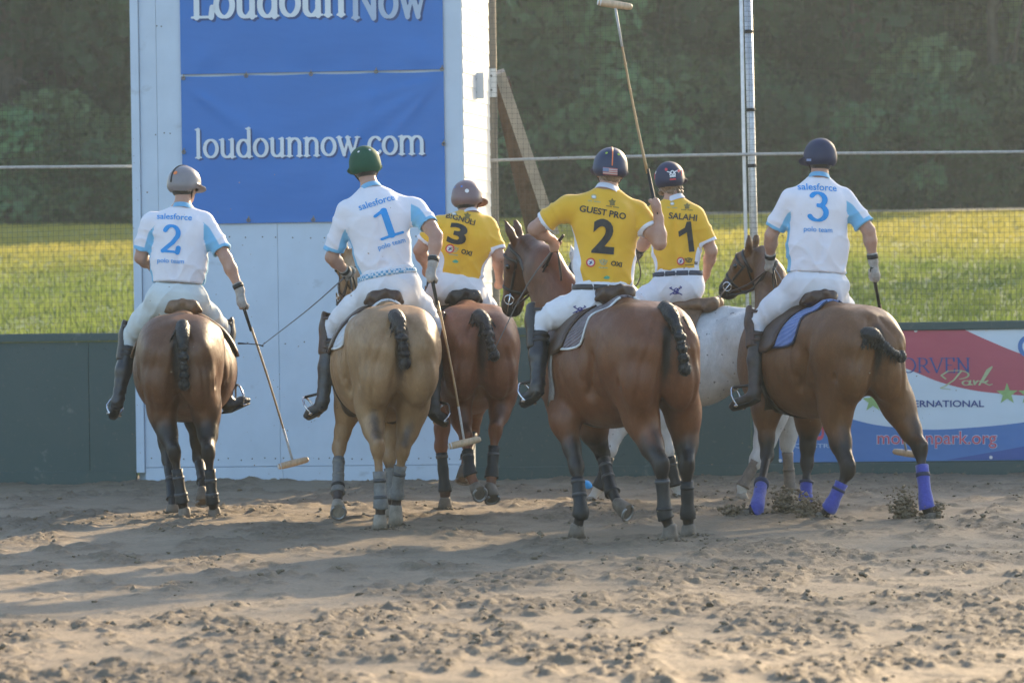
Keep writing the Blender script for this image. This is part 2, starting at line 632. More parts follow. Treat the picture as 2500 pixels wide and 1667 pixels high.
def chop(vf, h):
    """cut the faces along a grid of step h so that they can follow a curved surface"""
    V, Fc = vf
    bm = bmesh.new()
    vs = [bm.verts.new((p[0], p[1], 0)) for p in V]
    for q in Fc:
        try:
            bm.faces.new([vs[i] for i in q])
        except ValueError:
            pass
    lo, hi = V.min(0), V.max(0)
    for axn in (0, 1):
        no = (1, 0, 0) if axn == 0 else (0, 1, 0)
        for g in np.arange(lo[axn] + h * .5, hi[axn], h):
            co = (g, 0, 0) if axn == 0 else (0, g, 0)
            bmesh.ops.bisect_plane(bm, geom=bm.verts[:] + bm.edges[:] + bm.faces[:], plane_co=co, plane_no=no, dist=1e-5)
    bm.verts.index_update()
    out = np.array([v.co[:2] for v in bm.verts]), [[v.index for v in f.verts] for f in bm.faces]
    bm.free()
    return out


def flat_print(name, vf, o, ex, ey, material, parent, lift=0.0):
    """lay 2-D shapes on the plane through o spanned by ex, ey; lift moves them along ex x ey"""
    V, Fc = vf
    ex, ey, o = np.asarray(ex, float), np.asarray(ey, float), np.asarray(o, float)
    n = np.cross(ex, ey)
    return obj(name, o + V[:, :1] * ex + V[:, 1:2] * ey + n * lift, Fc, material, parent, smooth=False)


def wrap_print(name, vf, o, ex, ey, back, bvh, material, parent, off=0.003, shift=(0, 0, 0), h=0.02):
    """project 2-D shapes along `back` (pointing into the surface) onto a surface"""
    V, Fc = chop(vf, h)
    ex, ey, o, back = (np.asarray(q, float) for q in (ex, ey, o, back))
    P = o + V[:, :1] * ex + V[:, 1:2] * ey
    out, ok = [], []
    for p in P:
        hit, nrm, _, _ = bvh.ray_cast(Vector(p - back * 0.6), Vector(back), 1.4)
        if hit is None:
            out.append(p); ok.append(False)
        else:
            out.append(np.array(hit) - back * off); ok.append(True)
    Fc = [q for q in Fc if all(ok[i] for i in q)]
    if not Fc:
        print('LOST PRINT', name); return None
    return obj(name, np.array(out) - np.asarray(shift), Fc, material, parent, smooth=True)
# ------------------------------------------------------------------ setting: sand, lawn, path
def sand_material():
    m, nt, b = new_mat('arena_sand')
    co = nt.nodes.new('ShaderNodeTexCoord').outputs['Object']
    big = tex(nt, 0.55, 4, .6, co); mid = tex(nt, 3.5, 5, .65, co); fine = tex(nt, 55, 4, .7, co)
    c = mixc(nt, ramp(nt, big, [(.35, 0), (.68, 1)]), (.265, .203, .135), (.345, .268, .180))
    c = mixc(nt, ramp(nt, mid, [(.3, 0), (.72, 1)]), c, (.24, .183, .118))
    c = mixc(nt, attr(nt, 'crumb'), c, mixc(nt, ramp(nt, tex(nt, 9, 4, .6, co), [(.35, 0), (.65, 1)]), (.165, .124, .080), (.235, .178, .114)))
    c = mixc(nt, ramp(nt, fine, [(.42, 0), (.75, .5)]), c, (.12, .096, .07))
    nt.links.new(c, b.inputs['Base Color'])
    b.inputs['Roughness'].default_value = .8
    b.inputs['Specular IOR Level'].default_value = .35
    bump(nt, b, tex(nt, 40, 5, .7, co), .7, .012)
    bump(nt, b, tex(nt, 160, 3, .7, co), .6, .004)
    return m


M_SAND = sand_material()


_cell = rng.random((256, 256, 4)).astype(np.float32)


def clods(x, y, size, prob, tall, seed):
    """scattered rounded lumps: one candidate per grid cell"""
    gx, gy = x / size + seed * 31.7, y / size + seed * 17.3
    ix, iy = np.floor(gx).astype(np.int64), np.floor(gy).astype(np.int64)
    out = np.zeros_like(x, dtype=np.float32)
    for a_ in (-1, 0, 1):
        for b_ in (-1, 0, 1):
            c = _cell[(ix + a_) & 255, (iy + b_) & 255]
            ok = c[..., 2] < prob
            rr = .22 + .42 * c[..., 3]
            dx, dy = gx - (ix + a_ + .2 + .6 * c[..., 0]), gy - (iy + b_ + .2 + .6 * c[..., 1])
            q = 1 - (dx * dx + dy * dy) / (rr * rr)
            out = np.maximum(out, np.where(ok, np.sqrt(np.maximum(q, 0)) * rr * size * tall, 0))
    return out


def crumb_mask(x, y):
    """where hooves have broken the surface into crumbs"""
    n = vnoise(x * .75 + 3, y * .62, 3) * .22 + vnoise(x * 2.4, y * 1.5, 14) * .40 + vnoise(x * 7, y * 5, 17) * .38
    return sstep(.42, .62, n)


def sand_height(x, y):
    base = (vnoise(x * .45, y * .45, 1) - .5) * .035 + (vnoise(x * 1.3, y * 1.3, 2) - .5) * .018 + (vnoise(x * 3.1, y * 2.6, 9) - .5) * .012
    w1, w2 = (vnoise(x * 14, y * 14, 10) - .5) * .07, (vnoise(x * 14 + 5, y * 14, 13) - .5) * .07
    xx, yy = x + w1, y + w2
    m = crumb_mask(x, y)
    h = clods(xx, yy, .13, .20, .22, 1) * m + clods(xx, yy, .065, .55, .40, 2) * m + clods(xx, yy, .038, .7, .45, 3) * (.30 + .70 * m) + clods(xx, yy, .075, .05, .35, 7)
    n4 = vnoise(x * 34, y * 28, 6); n5 = vnoise(x * 70, y * 60, 8)
    prints = clods(x + w1 * .5, y + w2 * .5, .38, .5, .15, 5)
    return base + h * .9 + m * .012 - prints * .35 + (n4 - .5) * (.004 + .010 * m) + (n5 - .5) * (.003 + .005 * m)


def build_sand():
    us = np.linspace(-1.12, 1.12, 425)
    ys = [12.0]
    while ys[-1] < 30.3:
        ys.append(ys[-1] + 0.017 + (ys[-1] - 12) * 0.0011)
    ys = np.array(ys)
    U, Y = np.meshgrid(us, ys)
    X = U * (Y * 0.165 + 0.1)
    Z = sand_height(X, Y)
    ncol = len(us)
    v = np.stack([X, Y, Z], 2)
    # coarse skirt so that the sheet runs on past the frame on every side
    left = np.stack([np.full(len(ys), -45.0), ys, np.zeros(len(ys))], 1)[:, None]
    right = left * (-1, 1, 1)
    v = np.concatenate([left, v, right], 1)
    near = v[:1].copy(); near[..., 1] = -12; near[..., 2] = 0; near[..., 0] *= 4
    v = np.concatenate([near, v], 0)
    nr, nc = v.shape[:2]
    i = np.arange(nr * nc).reshape(nr, nc)
    q = np.stack([i[:-1, :-1], i[:-1, 1:], i[1:, 1:], i[1:, :-1]], 2).reshape(-1, 4)
    vv = v.reshape(-1, 3)
    o = obj('ground', vv, q, M_SAND, None, True, {'crumb': crumb_mask(vv[:, 0], vv[:, 1])})
    tag(o, 'churned sand floor of the riding arena', None, None, 'structure')


build_sand()


def lawn_z(y, x=0):
    y = np.asarray(y, float)
    z = np.interp(y, [29, 30.4, 32.5, 70, 110, 160, 900], [-.3, -.3, .95, 3.28, 4.3, 5.5, 20])
    return z + (vnoise(np.asarray(x) * .11, y * .11, 11) - .5) * .16 * sstep(32, 36, y)


def grass_material(name, c0, c1, trans=.35):
    m, nt, b = new_mat(name)
    co = nt.nodes.new('ShaderNodeTexCoord').outputs['Object']
    c = mixc(nt, ramp(nt, tex(nt, .5, 4, .6, co, stretch=(1, .6, 1)), [(.3, 0), (.7, 1)]), c0, c1)
    c = mixc(nt, ramp(nt, tex(nt, 5, 4, .7, co, stretch=(1, .45, 1)), [(.35, 0), (.75, .7)]), c, tuple(q * .6 for q in c0))
    # sunlit yellow painted into the turf colour towards the crest of the slope
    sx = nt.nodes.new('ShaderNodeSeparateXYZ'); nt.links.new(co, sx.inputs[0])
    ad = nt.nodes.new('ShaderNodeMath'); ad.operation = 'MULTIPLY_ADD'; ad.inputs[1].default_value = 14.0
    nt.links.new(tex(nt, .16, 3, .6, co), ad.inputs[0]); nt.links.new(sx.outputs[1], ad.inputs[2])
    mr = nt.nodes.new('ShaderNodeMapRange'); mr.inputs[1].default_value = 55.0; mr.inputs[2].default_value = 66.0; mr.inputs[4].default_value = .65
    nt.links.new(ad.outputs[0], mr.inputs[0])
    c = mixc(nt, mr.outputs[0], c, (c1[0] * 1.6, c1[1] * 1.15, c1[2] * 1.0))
    nt.links.new(c, b.inputs['Base Color'])
    b.inputs['Roughness'].default_value = .75
    b.inputs['Specular IOR Level'].default_value = .2
    tr = nt.nodes.new('ShaderNodeBsdfTranslucent')
    nt.links.new(c, tr.inputs[0])
    mx = nt.nodes.new('ShaderNodeMixShader'); mx.inputs[0].default_value = trans
    nt.links.new(b.outputs[0], mx.inputs[1]); nt.links.new(tr.outputs[0], mx.inputs[2])
    nt.links.new(mx.outputs[0], nt.nodes['Material Output'].inputs[0])
    return m


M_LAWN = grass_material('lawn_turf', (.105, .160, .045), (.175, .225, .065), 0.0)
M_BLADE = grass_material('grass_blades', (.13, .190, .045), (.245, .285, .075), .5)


def build_lawn():
    xs = np.concatenate([np.linspace(-260, -32, 12), np.linspace(-28, 28, 71), np.linspace(32, 260, 12)])
    ys = np.concatenate([[29.35, 30.4, 31], np.linspace(32, 112, 121), np.linspace(118, 600, 16)])
    X, Y = np.meshgrid(xs, ys)
    v = np.stack([X, Y, lawn_z(Y, X)], 2)
    nr, nc = X.shape
    i = np.arange(nr * nc).reshape(nr, nc)
    q = np.stack([i[:-1, :-1], i[:-1, 1:], i[1:, 1:], i[1:, :-1]], 2).reshape(-1, 4)
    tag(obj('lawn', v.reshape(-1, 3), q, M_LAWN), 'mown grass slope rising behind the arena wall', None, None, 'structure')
    # blades
    n = 100000
    y = 31.6 + (rng.random(n) ** 1.25) * 46
    x = (rng.random(n) * 2 - 1) * (y * .172 + .6)
    z = lawn_z(y, x)
    cl = vnoise(x * 1.7, y * 1.1, 12)
    hgt = (.035 + .075 * rng.random(n)) * (.6 + .9 * cl)
    w = .008 + .010 * rng.random(n) + (y - 32) * .0004
    a = rng.random(n) * math.pi
    dx, dy = np.cos(a) * w, np.sin(a) * w
    lx, ly = rng.normal(0, .03, n), rng.normal(0, .03, n)
    V = np.empty((n, 3, 3))
    V[:, 0] = np.stack([x - dx, y - dy, z - .005], 1)
    V[:, 1] = np.stack([x + dx, y + dy, z - .005], 1)
    V[:, 2] = np.stack([x + lx, y + ly, z + hgt], 1)
    f = np.arange(n * 3).reshape(n, 3)
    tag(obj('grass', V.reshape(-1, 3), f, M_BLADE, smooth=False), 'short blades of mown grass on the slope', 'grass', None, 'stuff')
    # grey path along the crest on the right
    px = np.linspace(2.5, 60, 60)
    py = 71.0 - px * .02
    pv = np.concatenate([np.stack([px, py - .35, lawn_z(py - .35, px) + .10], 1), np.stack([px, py + .35, lawn_z(py + .35, px) + .12], 1)])
    k = len(px)
    pf = np.array([(i_, i_ + 1, k + i_ + 1, k + i_) for i_ in range(k - 1)])
    tag(obj('path', pv, pf, mat('path_gravel', (.13, .13, .125), .9, .2, 3.0)), 'pale grey path along the top of the lawn', None, None, 'structure')


build_lawn()

# ------------------------------------------------------------------ arena wall line
WALL_O = np.array((0.0, 28.95, 0.0))
WALL_A = math.atan(-0.08)
WEX = np.array((math.cos(WALL_A), math.sin(WALL_A), 0.0))
WEV = np.array((-math.sin(WALL_A), math.cos(WALL_A), 0.0))      # away from the camera
WUP = np.array((0, 0, 1.0))


def wp(u, v, z):
    return WALL_O + WEX * u + WEV * v + WUP * z


def onwall(x, y, v=0.0):
    """(u, z) on the wall's plane (moved back by v) of photo pixel (x, y)"""
    p1 = at(x, y, 10.0); dirv = p1 - CAM
    o = WALL_O + WEV * v
    t = (o - CAM).dot(WEV) / dirv.dot(WEV)
    q = CAM + dirv * t - WALL_O
    return float(q.dot(WEX)), float(q[2])


M_GREEN = mat('green_wall_paint', (.044, .071, .066), .55, .35, 2.2, ((7, .15, .02), (45, .12, .004)), spec=.4, col2=(.060, .088, .082))
M_WHITE = mat('white_goal_paint', (.50, .59, .69), .5, .06, 2.5, ((30, .05, .004),), spec=.4)
M_SIDING = mat('white_siding', (.66, .66, .65), .45, .05, 6.0, spec=.5)
def scuff(m, tone, amount, scale, lo, hi, stretch=(1, 1, 1)):
    """marks of balls and hooves rubbed into the paint"""
    nt = m.node_tree; b = nt.nodes['Principled BSDF']
    src = b.inputs['Base Color'].links[0].from_socket
    fac = ramp(nt, tex(nt, scale, 4, .62, stretch=stretch), [(lo, 0), (hi, amount)])
    nt.links.new(mixc(nt, fac, src, tone), b.inputs['Base Color'])


scuff(M_GREEN, (.16, .18, .17), .7, 3.4, .64, .72)
scuff(M_GREEN, (.012, .02, .02), .8, 5.5, .66, .72, (1, 1, 2.2))
scuff(M_GREEN, (.17, .15, .12), .5, 22, .60, .75)
scuff(M_WHITE, (.30, .33, .36), .45, 3.1, .64, .74, (1, 1, 1.6))
scuff(M_WHITE, (.20, .20, .20), .7, 17, .70, .73, (1, 1, 1.4))
M_SCREW = mat('screw_head', (.12, .11, .10), .6, .3, 50)
M_WOOD = mat('weathered_timber', (.30, .25, .19), .85, .4, 4.0, ((30, .5, .01, (6, 6, .4)),), stretch=(5, 5, .35))
M_WOOD2 = mat('brown_timber', (.11, .075, .055), .85, .4, 4.0, ((30, .5, .01, (6, 6, .4)),), stretch=(5, 5, .35))
M_GALV = mat('galvanised_steel', (.55, .56, .57), .45, .2, 20, metal=.6)
M_CORD = mat('black_cord', (.02, .02, .022), .7, .3, 60)
M_PALE = mat('pale_cable', (.42, .40, .37), .6, .2, 30)

WALL_H = 1.335
gU0 = onwall(331, 900)[0]          # left edge of the goal
gU1 = onwall(1160, 1160)[0]        # right edge of its foot


def arena_wall(label, u0, u1, sheet=2.44):
    t = empty('arena_wall', wp((u0 + u1) / 2, 0, 0), WALL_A)
    tag(t, label, 'wall')
    c = (u0 + u1) / 2
    u = u0
    while u < u1 - 1e-3:
        e = min(u + sheet, u1)
        MB().box((u + .0015 - c, 0, .03), (e - .0015 - c, .05, WALL_H - .075), .003).build('panel', M_GREEN, t)
        u = e
    MB().box((u0 - c, -.022, -.05), (u1 - c, -.001, .105), .004).build('kick_board', M_GREEN, t)
    MB().box((u0 - c, -.03, WALL_H - .072), (u1 - c, .075, WALL_H), .006).build('cap_rail', M_GREEN, t)
    return t


WALL_L = arena_wall('low dark green arena wall to the left of the white goal', -16.0, gU0 - .004, 2.44)
WALL_R = arena_wall('long dark green arena wall carrying the park banner, right of the goal', gU1 + .004, 16.0, 2.44)

# ------------------------------------------------------------------ the white goal
goal = empty('goal_board', wp((gU0 + gU1) / 2, 0, 0), WALL_A)
tag(goal, 'tall white panelled goal structure carrying the blue banners', 'goal')
gc = (gU0 + gU1) / 2
GT = 5.0
seams = [gU0 + .075, onwall(390, 700)[0], onwall(679, 700)[0], onwall(985, 700)[0], onwall(1132, 500)[0]]
zk = onwall(679, 1138)[1]
for i_ in range(len(seams) - 1):
    a_, b_ = seams[i_] + .001, seams[i_ + 1] - .001
    MB().box((a_ - gc, .0, zk + .002), (b_ - gc, .06, GT), .0025).build('panel', M_WHITE, goal)
kb = [gU0 + .075, (gU0 + gU1) / 2 - .2, gU1]
for i_ in range(2):
    MB().box((kb[i_] + .001 - gc, -.006, -.04), (kb[i_ + 1] - .001 - gc, .055, zk - .002), .0025).build('kick_board', M_WHITE, goal)
MB().box((gU0 - gc, -.03, .085), (gU0 + .073 - gc, .07, GT), .004).build('corner_trim', M_WHITE, goal)
MB().box((gU0 + .005 - gc, .075, -.04), (seams[-1] - gc, .16, GT), 0).build('backing', M_WHITE, goal)
# lapped siding on the wing that turns away to the right
sv0, sv1 = seams[-1] + .004, onwall(1196, 420, 1.0)[0]
zz = .0
while zz < GT:
    p = [(sv0 - gc, .0, zz), (sv1 - gc, 1.0, zz), (sv1 - gc, 1.0, zz + .118), (sv0 - gc, .0, zz + .118)]
    n_ = np.array((1.0, -(sv1 - sv0), 0)); n_ = n_ / np.linalg.norm(n_)
    lo = [np.array(q) + n_ * .010 for q in p[:2]]; hi = [np.array(q) + n_ * .004 for q in p[2:]]
    back = [np.array(q) - n_ * .01 for q in p]
    MB().add([*lo, *hi, *back], [(0, 1, 2, 3), (4, 7, 6, 5), (0, 4, 5, 1), (3, 2, 6, 7), (1, 5, 6, 2), (0, 3, 7, 4)]).build('siding_board', M_SIDING, goal)
    zz += .116
mb = MB()
for ys_, xs_ in ((1120, np.arange(372, 1150, 27)), (836, np.arange(380, 1150, 45)), (580, np.arange(450, 1130, 38)), (66, (388, 398)), (1240 / 2.352 - 200, (385, 400, 418))):
    for x_ in xs_:
        u_, z_ = onwall(x_ + random.uniform(-5, 5), ys_ + random.uniform(-3, 3))
        if gU0 + .09 < u_ < seams[-1] - .02:
            mb.add(*[( [(u_ - gc + .007 * math.cos(k * math.pi / 3), -.003, z_ + .007 * math.sin(k * math.pi / 3)) for k in range(6)]), [tuple(range(6))]])
tag(mb.build('screw_heads', M_SCREW, goal), None, None, None, 'stuff')

# scuffs where balls struck
# ------------------------------------------------------------------ blue banners
def banner_material(name, col):
    m, nt, b = new_mat(name)
    nt.links.new(mixc(nt, ramp(nt, tex(nt, 1.3, 3), [(.3, 0), (.7, 1)]), tuple(c * .93 for c in col), col), b.inputs['Base Color'])
    b.inputs['Roughness'].default_value = .42
    b.inputs['Specular IOR Level'].default_value = .45
    bump(nt, b, tex(nt, 1.1, 3, .5, stretch=(1, 1, 2.4)), .25, .06)
    bump(nt, b, tex(nt, 420, 2, .5), .08, .001)
    return m


M_BLUE = banner_material('blue_banner_vinyl', (.022, .155, .49))
M_LETTER = mat('white_banner_print', (.62, .68, .72), .45, .05, 5)
M_LETTER2 = mat('grey_banner_print', (.36, .45, .58), .45, .05, 5)
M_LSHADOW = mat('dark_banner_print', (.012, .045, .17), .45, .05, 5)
M_GROMMET = mat('brass_grommet', (.33, .27, .18), .45, .2, 60, metal=.7)
bL = onwall(445, 350)[0]; bR = onwall(1086, 350)[0]
zs = onwall(765, 180)[1]; zb = onwall(765, 543)[1]


def banner(label, u0, u1, z0, z1, droop, folds):
    """one sheet with tension folds running from its tied corners"""
    t = empty('banner', wp((u0 + u1) / 2, -.02, z0), WALL_A)
    tag(t, label, 'banner', None)
    nu, nz = 96, 60
    U, Zg = np.meshgrid(np.linspace(0, 1, nu), np.linspace(0, 1, nz))
    d = np.zeros_like(U)
    for cx, cz, ang, amp, wid in folds:
        ax, az = math.cos(R(ang)), math.sin(R(ang))
        lx, lz = (U - cx) * (u1 - u0), (Zg - cz) * (z1 - z0)
        al = lx * ax + lz * az; ac = -lx * az + lz * ax
        wd = wid * (.25 + np.maximum(al, 0))
        d += amp * np.exp(-(ac / wd) ** 2) * np.clip(al * 4, 0, 1) * np.exp(-np.maximum(al, 0) * .9)
    d += .005 * (vnoise(U * 5, Zg * 4, 21) - .5) + .004 * np.sin(U * 31 + 3 * vnoise(U * 3, Zg * 2, 22)) * sstep(.15, .0, Zg) 
    d = np.maximum(d, -.015)
    edge = np.minimum(np.minimum(U, 1 - U) * 12, 1)
    zoff = -droop * np.sin(np.pi * (U * 4 % 1)) * np.where(Zg > .97, 1.0, 0) * .4
    X = (U - .5) * (u1 - u0); Y = -d * edge; Z = Zg * (z1 - z0) + zoff
    v = np.stack([X, Y, Z], 2).reshape(-1, 3)
    i = np.arange(nu * nz).reshape(nz, nu)
    q = np.stack([i[:-1, :-1], i[:-1, 1:], i[1:, 1:], i[1:, :-1]], 2).reshape(-1, 4)
    obj('sheet', v, q, M_BLUE, t)
    tree = bvh_of(v, q)
    return t, tree


def banner_text(t, tree, u0, u1, z0, vf, px0, px1, py0, py1, material, name, off=.003):
    """fit letters between photo pixels px0..px1 / py0 (baseline) .. py1 (top)"""
    a = onwall(px0, py0); b = onwall(px1, py0); c = onwall(px0, py1)
    V, Fc = vf
    lo, hi = V.min(0), V.max(0)
    V = (V - (lo[0], 0)) * ((b[0] - a[0]) / (hi[0] - lo[0]), (c[1] - a[1]) / (hi[1]))
    V = V + (a[0] - (u0 + u1) / 2, a[1] - z0)
    return wrap_print(name, (V, Fc), (0, 0, 0), (1, 0, 0), (0, 0, 1), (0, 1, 0), tree, material, t, off, h=.25)


def grommets(t, u0, u1, z0, pts):
    for px, py in pts:
        u_, z_ = onwall(px, py)
        ring = MB().tube([((u_ - (u0 + u1) / 2) + .014 * math.cos(a), -.012, z_ - z0 + .014 * math.sin(a)) for a in np.linspace(0, 2 * math.pi, 11)], .005, 5, False)
        ring.tube([((u_ - (u0 + u1) / 2), -.014, z_ - z0), ((u_ - (u0 + u1) / 2) + .004, -.016, z_ - z0 + .035)], .0045, 5)
        ring.build('grommet', M_GROMMET, t, True)


upper, tr_u = banner('upper blue banner cut off by the top of the picture', bL, bR, zs + .012, 4.75, .01, [(.5, .02, 80, .01, .3), (0, 0, 35, .012, .2), (1, 0, 150, .012, .2)])
lower, tr_l = banner('lower blue banner printed with a white web address', bL, bR, zb, zs - .004, .02,
                     [(1, .97, 212, .022, .10), (1, .97, 228, .02, .07), (0, .95, -35, .016, .09), (.25, .96, -70, .008, .12), (.75, .96, 250, .010, .1), (1, .97, 196, .014, .07)])
for tx, x0, x1, ml in (('Loudoun', 467, 845, M_LETTER), ('Now', 855, 1045, M_LETTER2)):
    vf = serif_text(tx, .125, .05, .04)
    banner_text(upper, tr_u, bL, bR, zs + .012, vf, x0 + 5, x1 + 5, 52, -52, M_LSHADOW, 'letter_shadow', .002)
    banner_text(upper, tr_u, bL, bR, zs + .012, vf, x0, x1, 47, -57, ml, 'lettering', .0045)
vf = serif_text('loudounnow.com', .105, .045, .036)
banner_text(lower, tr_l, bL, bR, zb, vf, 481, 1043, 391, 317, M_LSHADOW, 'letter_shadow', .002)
banner_text(lower, tr_l, bL, bR, zb, vf, 477, 1039, 387, 313, M_LETTER, 'lettering', .0045)
grommets(lower, bL, bR, zb, [(449, 192), (602, 186), (760, 182), (919, 176), (1080, 170), (450, 372), (1084, 352), (608, 538), (766, 537)])

# ------------------------------------------------------------------ timber post with hinge plates, braces, cord, pole, cable
pu0, pu1 = onwall(1187, 250, 1.1)[0], onwall(1212, 250, 1.1)[0]
post = empty('timber_post', wp((pu0 + pu1) / 2, 1.1, 0), WALL_A)
tag(post, 'weathered square timber post beside the white goal', 'post')
hw = (pu1 - pu0) / 2
MB().box((-hw, 0, -.2), (hw, .1, 5.2), .006).build('shaft', M_WOOD, post)
for (x0, x1, y0, y1) in ((1143, 1182, 178, 243), (1187, 1212, 168, 238)):
    vv = .55 if x0 < 1150 else 1.08
    a = onwall(x0, y1, vv); b = onwall(x1, y0, vv)
    MB().box((a[0] - (pu0 + pu1) / 2, -.60 if x0 < 1150 else -.022, a[1]), (b[0] - (pu0 + pu1) / 2, -.59 if x0 < 1150 else -.004, b[1]), .002).build('hinge_plate', M_SIDING, post)
    mb = MB()
    for fz in (.25, .75):
        cx, cz = (a[0] + b[0]) / 2 - (pu0 + pu1) / 2, a[1] + (b[1] - a[1]) * fz
        yv = -.604 if x0 < 1150 else -.026
        mb.add([(cx + .011 * math.cos(k * math.pi / 4), yv, cz + .011 * math.sin(k * math.pi / 4)) for k in range(8)], [tuple(range(8))])
    tag(mb.build('bolt_heads', M_SCREW, post), None, None, None, 'stuff')


def beam(name, a, b, w, h, material, label, cat):
    a, b = np.asarray(a), np.asarray(b)
    t = unit(b - a); s_ = unit(np.cross(t, (0, 1.0, 0))); n = np.cross(s_, t)
    v = [p + s_ * (w / 2) * i + n * (h / 2) * j - a for p in (a, b) for i, j in ((-1, -1), (1, -1), (1, 1), (-1, 1))]
    o = obj(name, np.array(v), [(0, 1, 2, 3), (7, 6, 5, 4), (0, 4, 5, 1), (1, 5, 6, 2), (2, 6, 7, 3), (3, 7, 4, 0)], material, None, False, None, a)
    tag(o, label, cat)


beam('timber_brace', at(1219, 176, 30.2), at(1352, 570, 30.9), .10, .10, mat('pale_timber', (.46, .41, .34), .85, .3, 4.0, ((30, .5, .01),)), 'pale diagonal timber brace running down from the post', 'brace')
beam('timber_brace', at(1222, 196, 30.6), at(1318, 620, 31.6), .17, .08, M_WOOD2, 'dark brown diagonal timber brace behind the pale one', 'brace')
cu_ = onwall(1182, 250, 1.02)[0]
tag(MB().tube([wp(cu_ + .008 * math.sin(z * 9) + .004 * math.sin(z * 23), 1.02, z) for z in np.arange(1.2, 5.0, .04)], .011, 6).build('hanging_cord', M_CORD, None, True), 'black cord hanging down the edge of the white siding', 'cord')
p0, p1 = at(1826, 0, 29.35), at(1840, 560, 29.35)
sl_ = (p1 - p0) / (p1[2] - p0[2])
pole = empty('net_pole', (*(p1 + sl_ * (0 - p1[2]))[:2], 0))
tag(pole, 'galvanised steel pole holding up the net on the right', 'pole')
top = sl_ * 5.2
MB().tube([(0, 0, 0), top], .036, 14).build('shaft', M_GALV, pole, True)
for z in (2.05, 2.75, 3.25, 3.95):
    MB().tube([sl_ * (z - .015), sl_ * (z + .015)], .041, 14).build('band', M_CORD, pole, True)
q0 = at(1815, 300, 29.25)
tag(MB().tube([(q0[0] - .012, q0[1], 5.2), (q0[0], q0[1], 2.9), (q0[0] + .02, q0[1], 1.0)], .016, 8).build('white_rod', mat('white_rod_paint', (.75, .75, .74), .5), None, True), 'thin white rod standing against the steel pole', 'rod')
for lab, u0, u1 in (('pale cable across the net left of the goal', -9, gU0 - .05), ('pale cable across the net right of the timber post', pu1, 9)):
    tag(MB().tube([wp(u, .42, 2.835 + .012 * math.sin(u * .9)) for u in np.linspace(u0, u1, 40)], .014, 8).build('cable', M_PALE, None, True), lab, 'cable')


def net(label, u0, u1):
    z0, z1, st = 1.1, 5.0, .047
    mb = MB()
    k = 0
    us = np.arange(u0, u1, st); zs_ = np.arange(z0, z1, st)
    wob = lambda u, z: (.012 * math.sin(u * 2.1 + z) + .01 * math.sin(z * 3.3 + u * .7), .03 * math.sin(u * 1.7) * math.sin(z * 1.3))
    def P(u, z):
        a, b = wob(u, z)
        return wp(u + a * .5, .46 + b, z + a)
    n = len(us)
    V, Fq = [], []
    def ribbon(pts, w, vertical):
        base = len(V)
        for p in pts:
            for dx, dy in ((-1, 0), (0, -1), (1, 0), (0, 1)):
                V.append(p + (WEX * dx * w if vertical else WUP * dx * w) + WEV * dy * w)
        for i in range(len(pts) - 1):
            for k_ in range(4):
                Fq.append((base + i * 4 + k_, base + i * 4 + (k_ + 1) % 4, base + i * 4 + 4 + (k_ + 1) % 4, base + i * 4 + 4 + k_))
    for u in us:
        ribbon([P(u, z) for z in np.linspace(z0, z1, 14)], .0013, True)
    for z in zs_:
        ribbon([P(u, z) for u in np.linspace(u0, u1, max(8, int((u1 - u0) * 3)))], .0013, False)
    tag(obj('safety_net', np.array(V), np.array(Fq), mat('net_twine', (.075, .075, .07), .8), None, False), label, 'net')


net('fine black safety net left of the white goal', -8.0, gU0 - .06)
net('fine black safety net spanning the right side behind the wall', pu1 + .01, 8.0)
# ------------------------------------------------------------------ horses
crop = lambda x0, y0, s_: (lambda x, y: (x0 + x / s_, y0 + y / s_))
C1, C2, C3, C4, C5 = crop(220, 380, 1.704), crop(700, 330, 1.567), crop(1180, 320, 1.508), crop(1680, 310, 1.568), crop(1480, 360, 1.743)


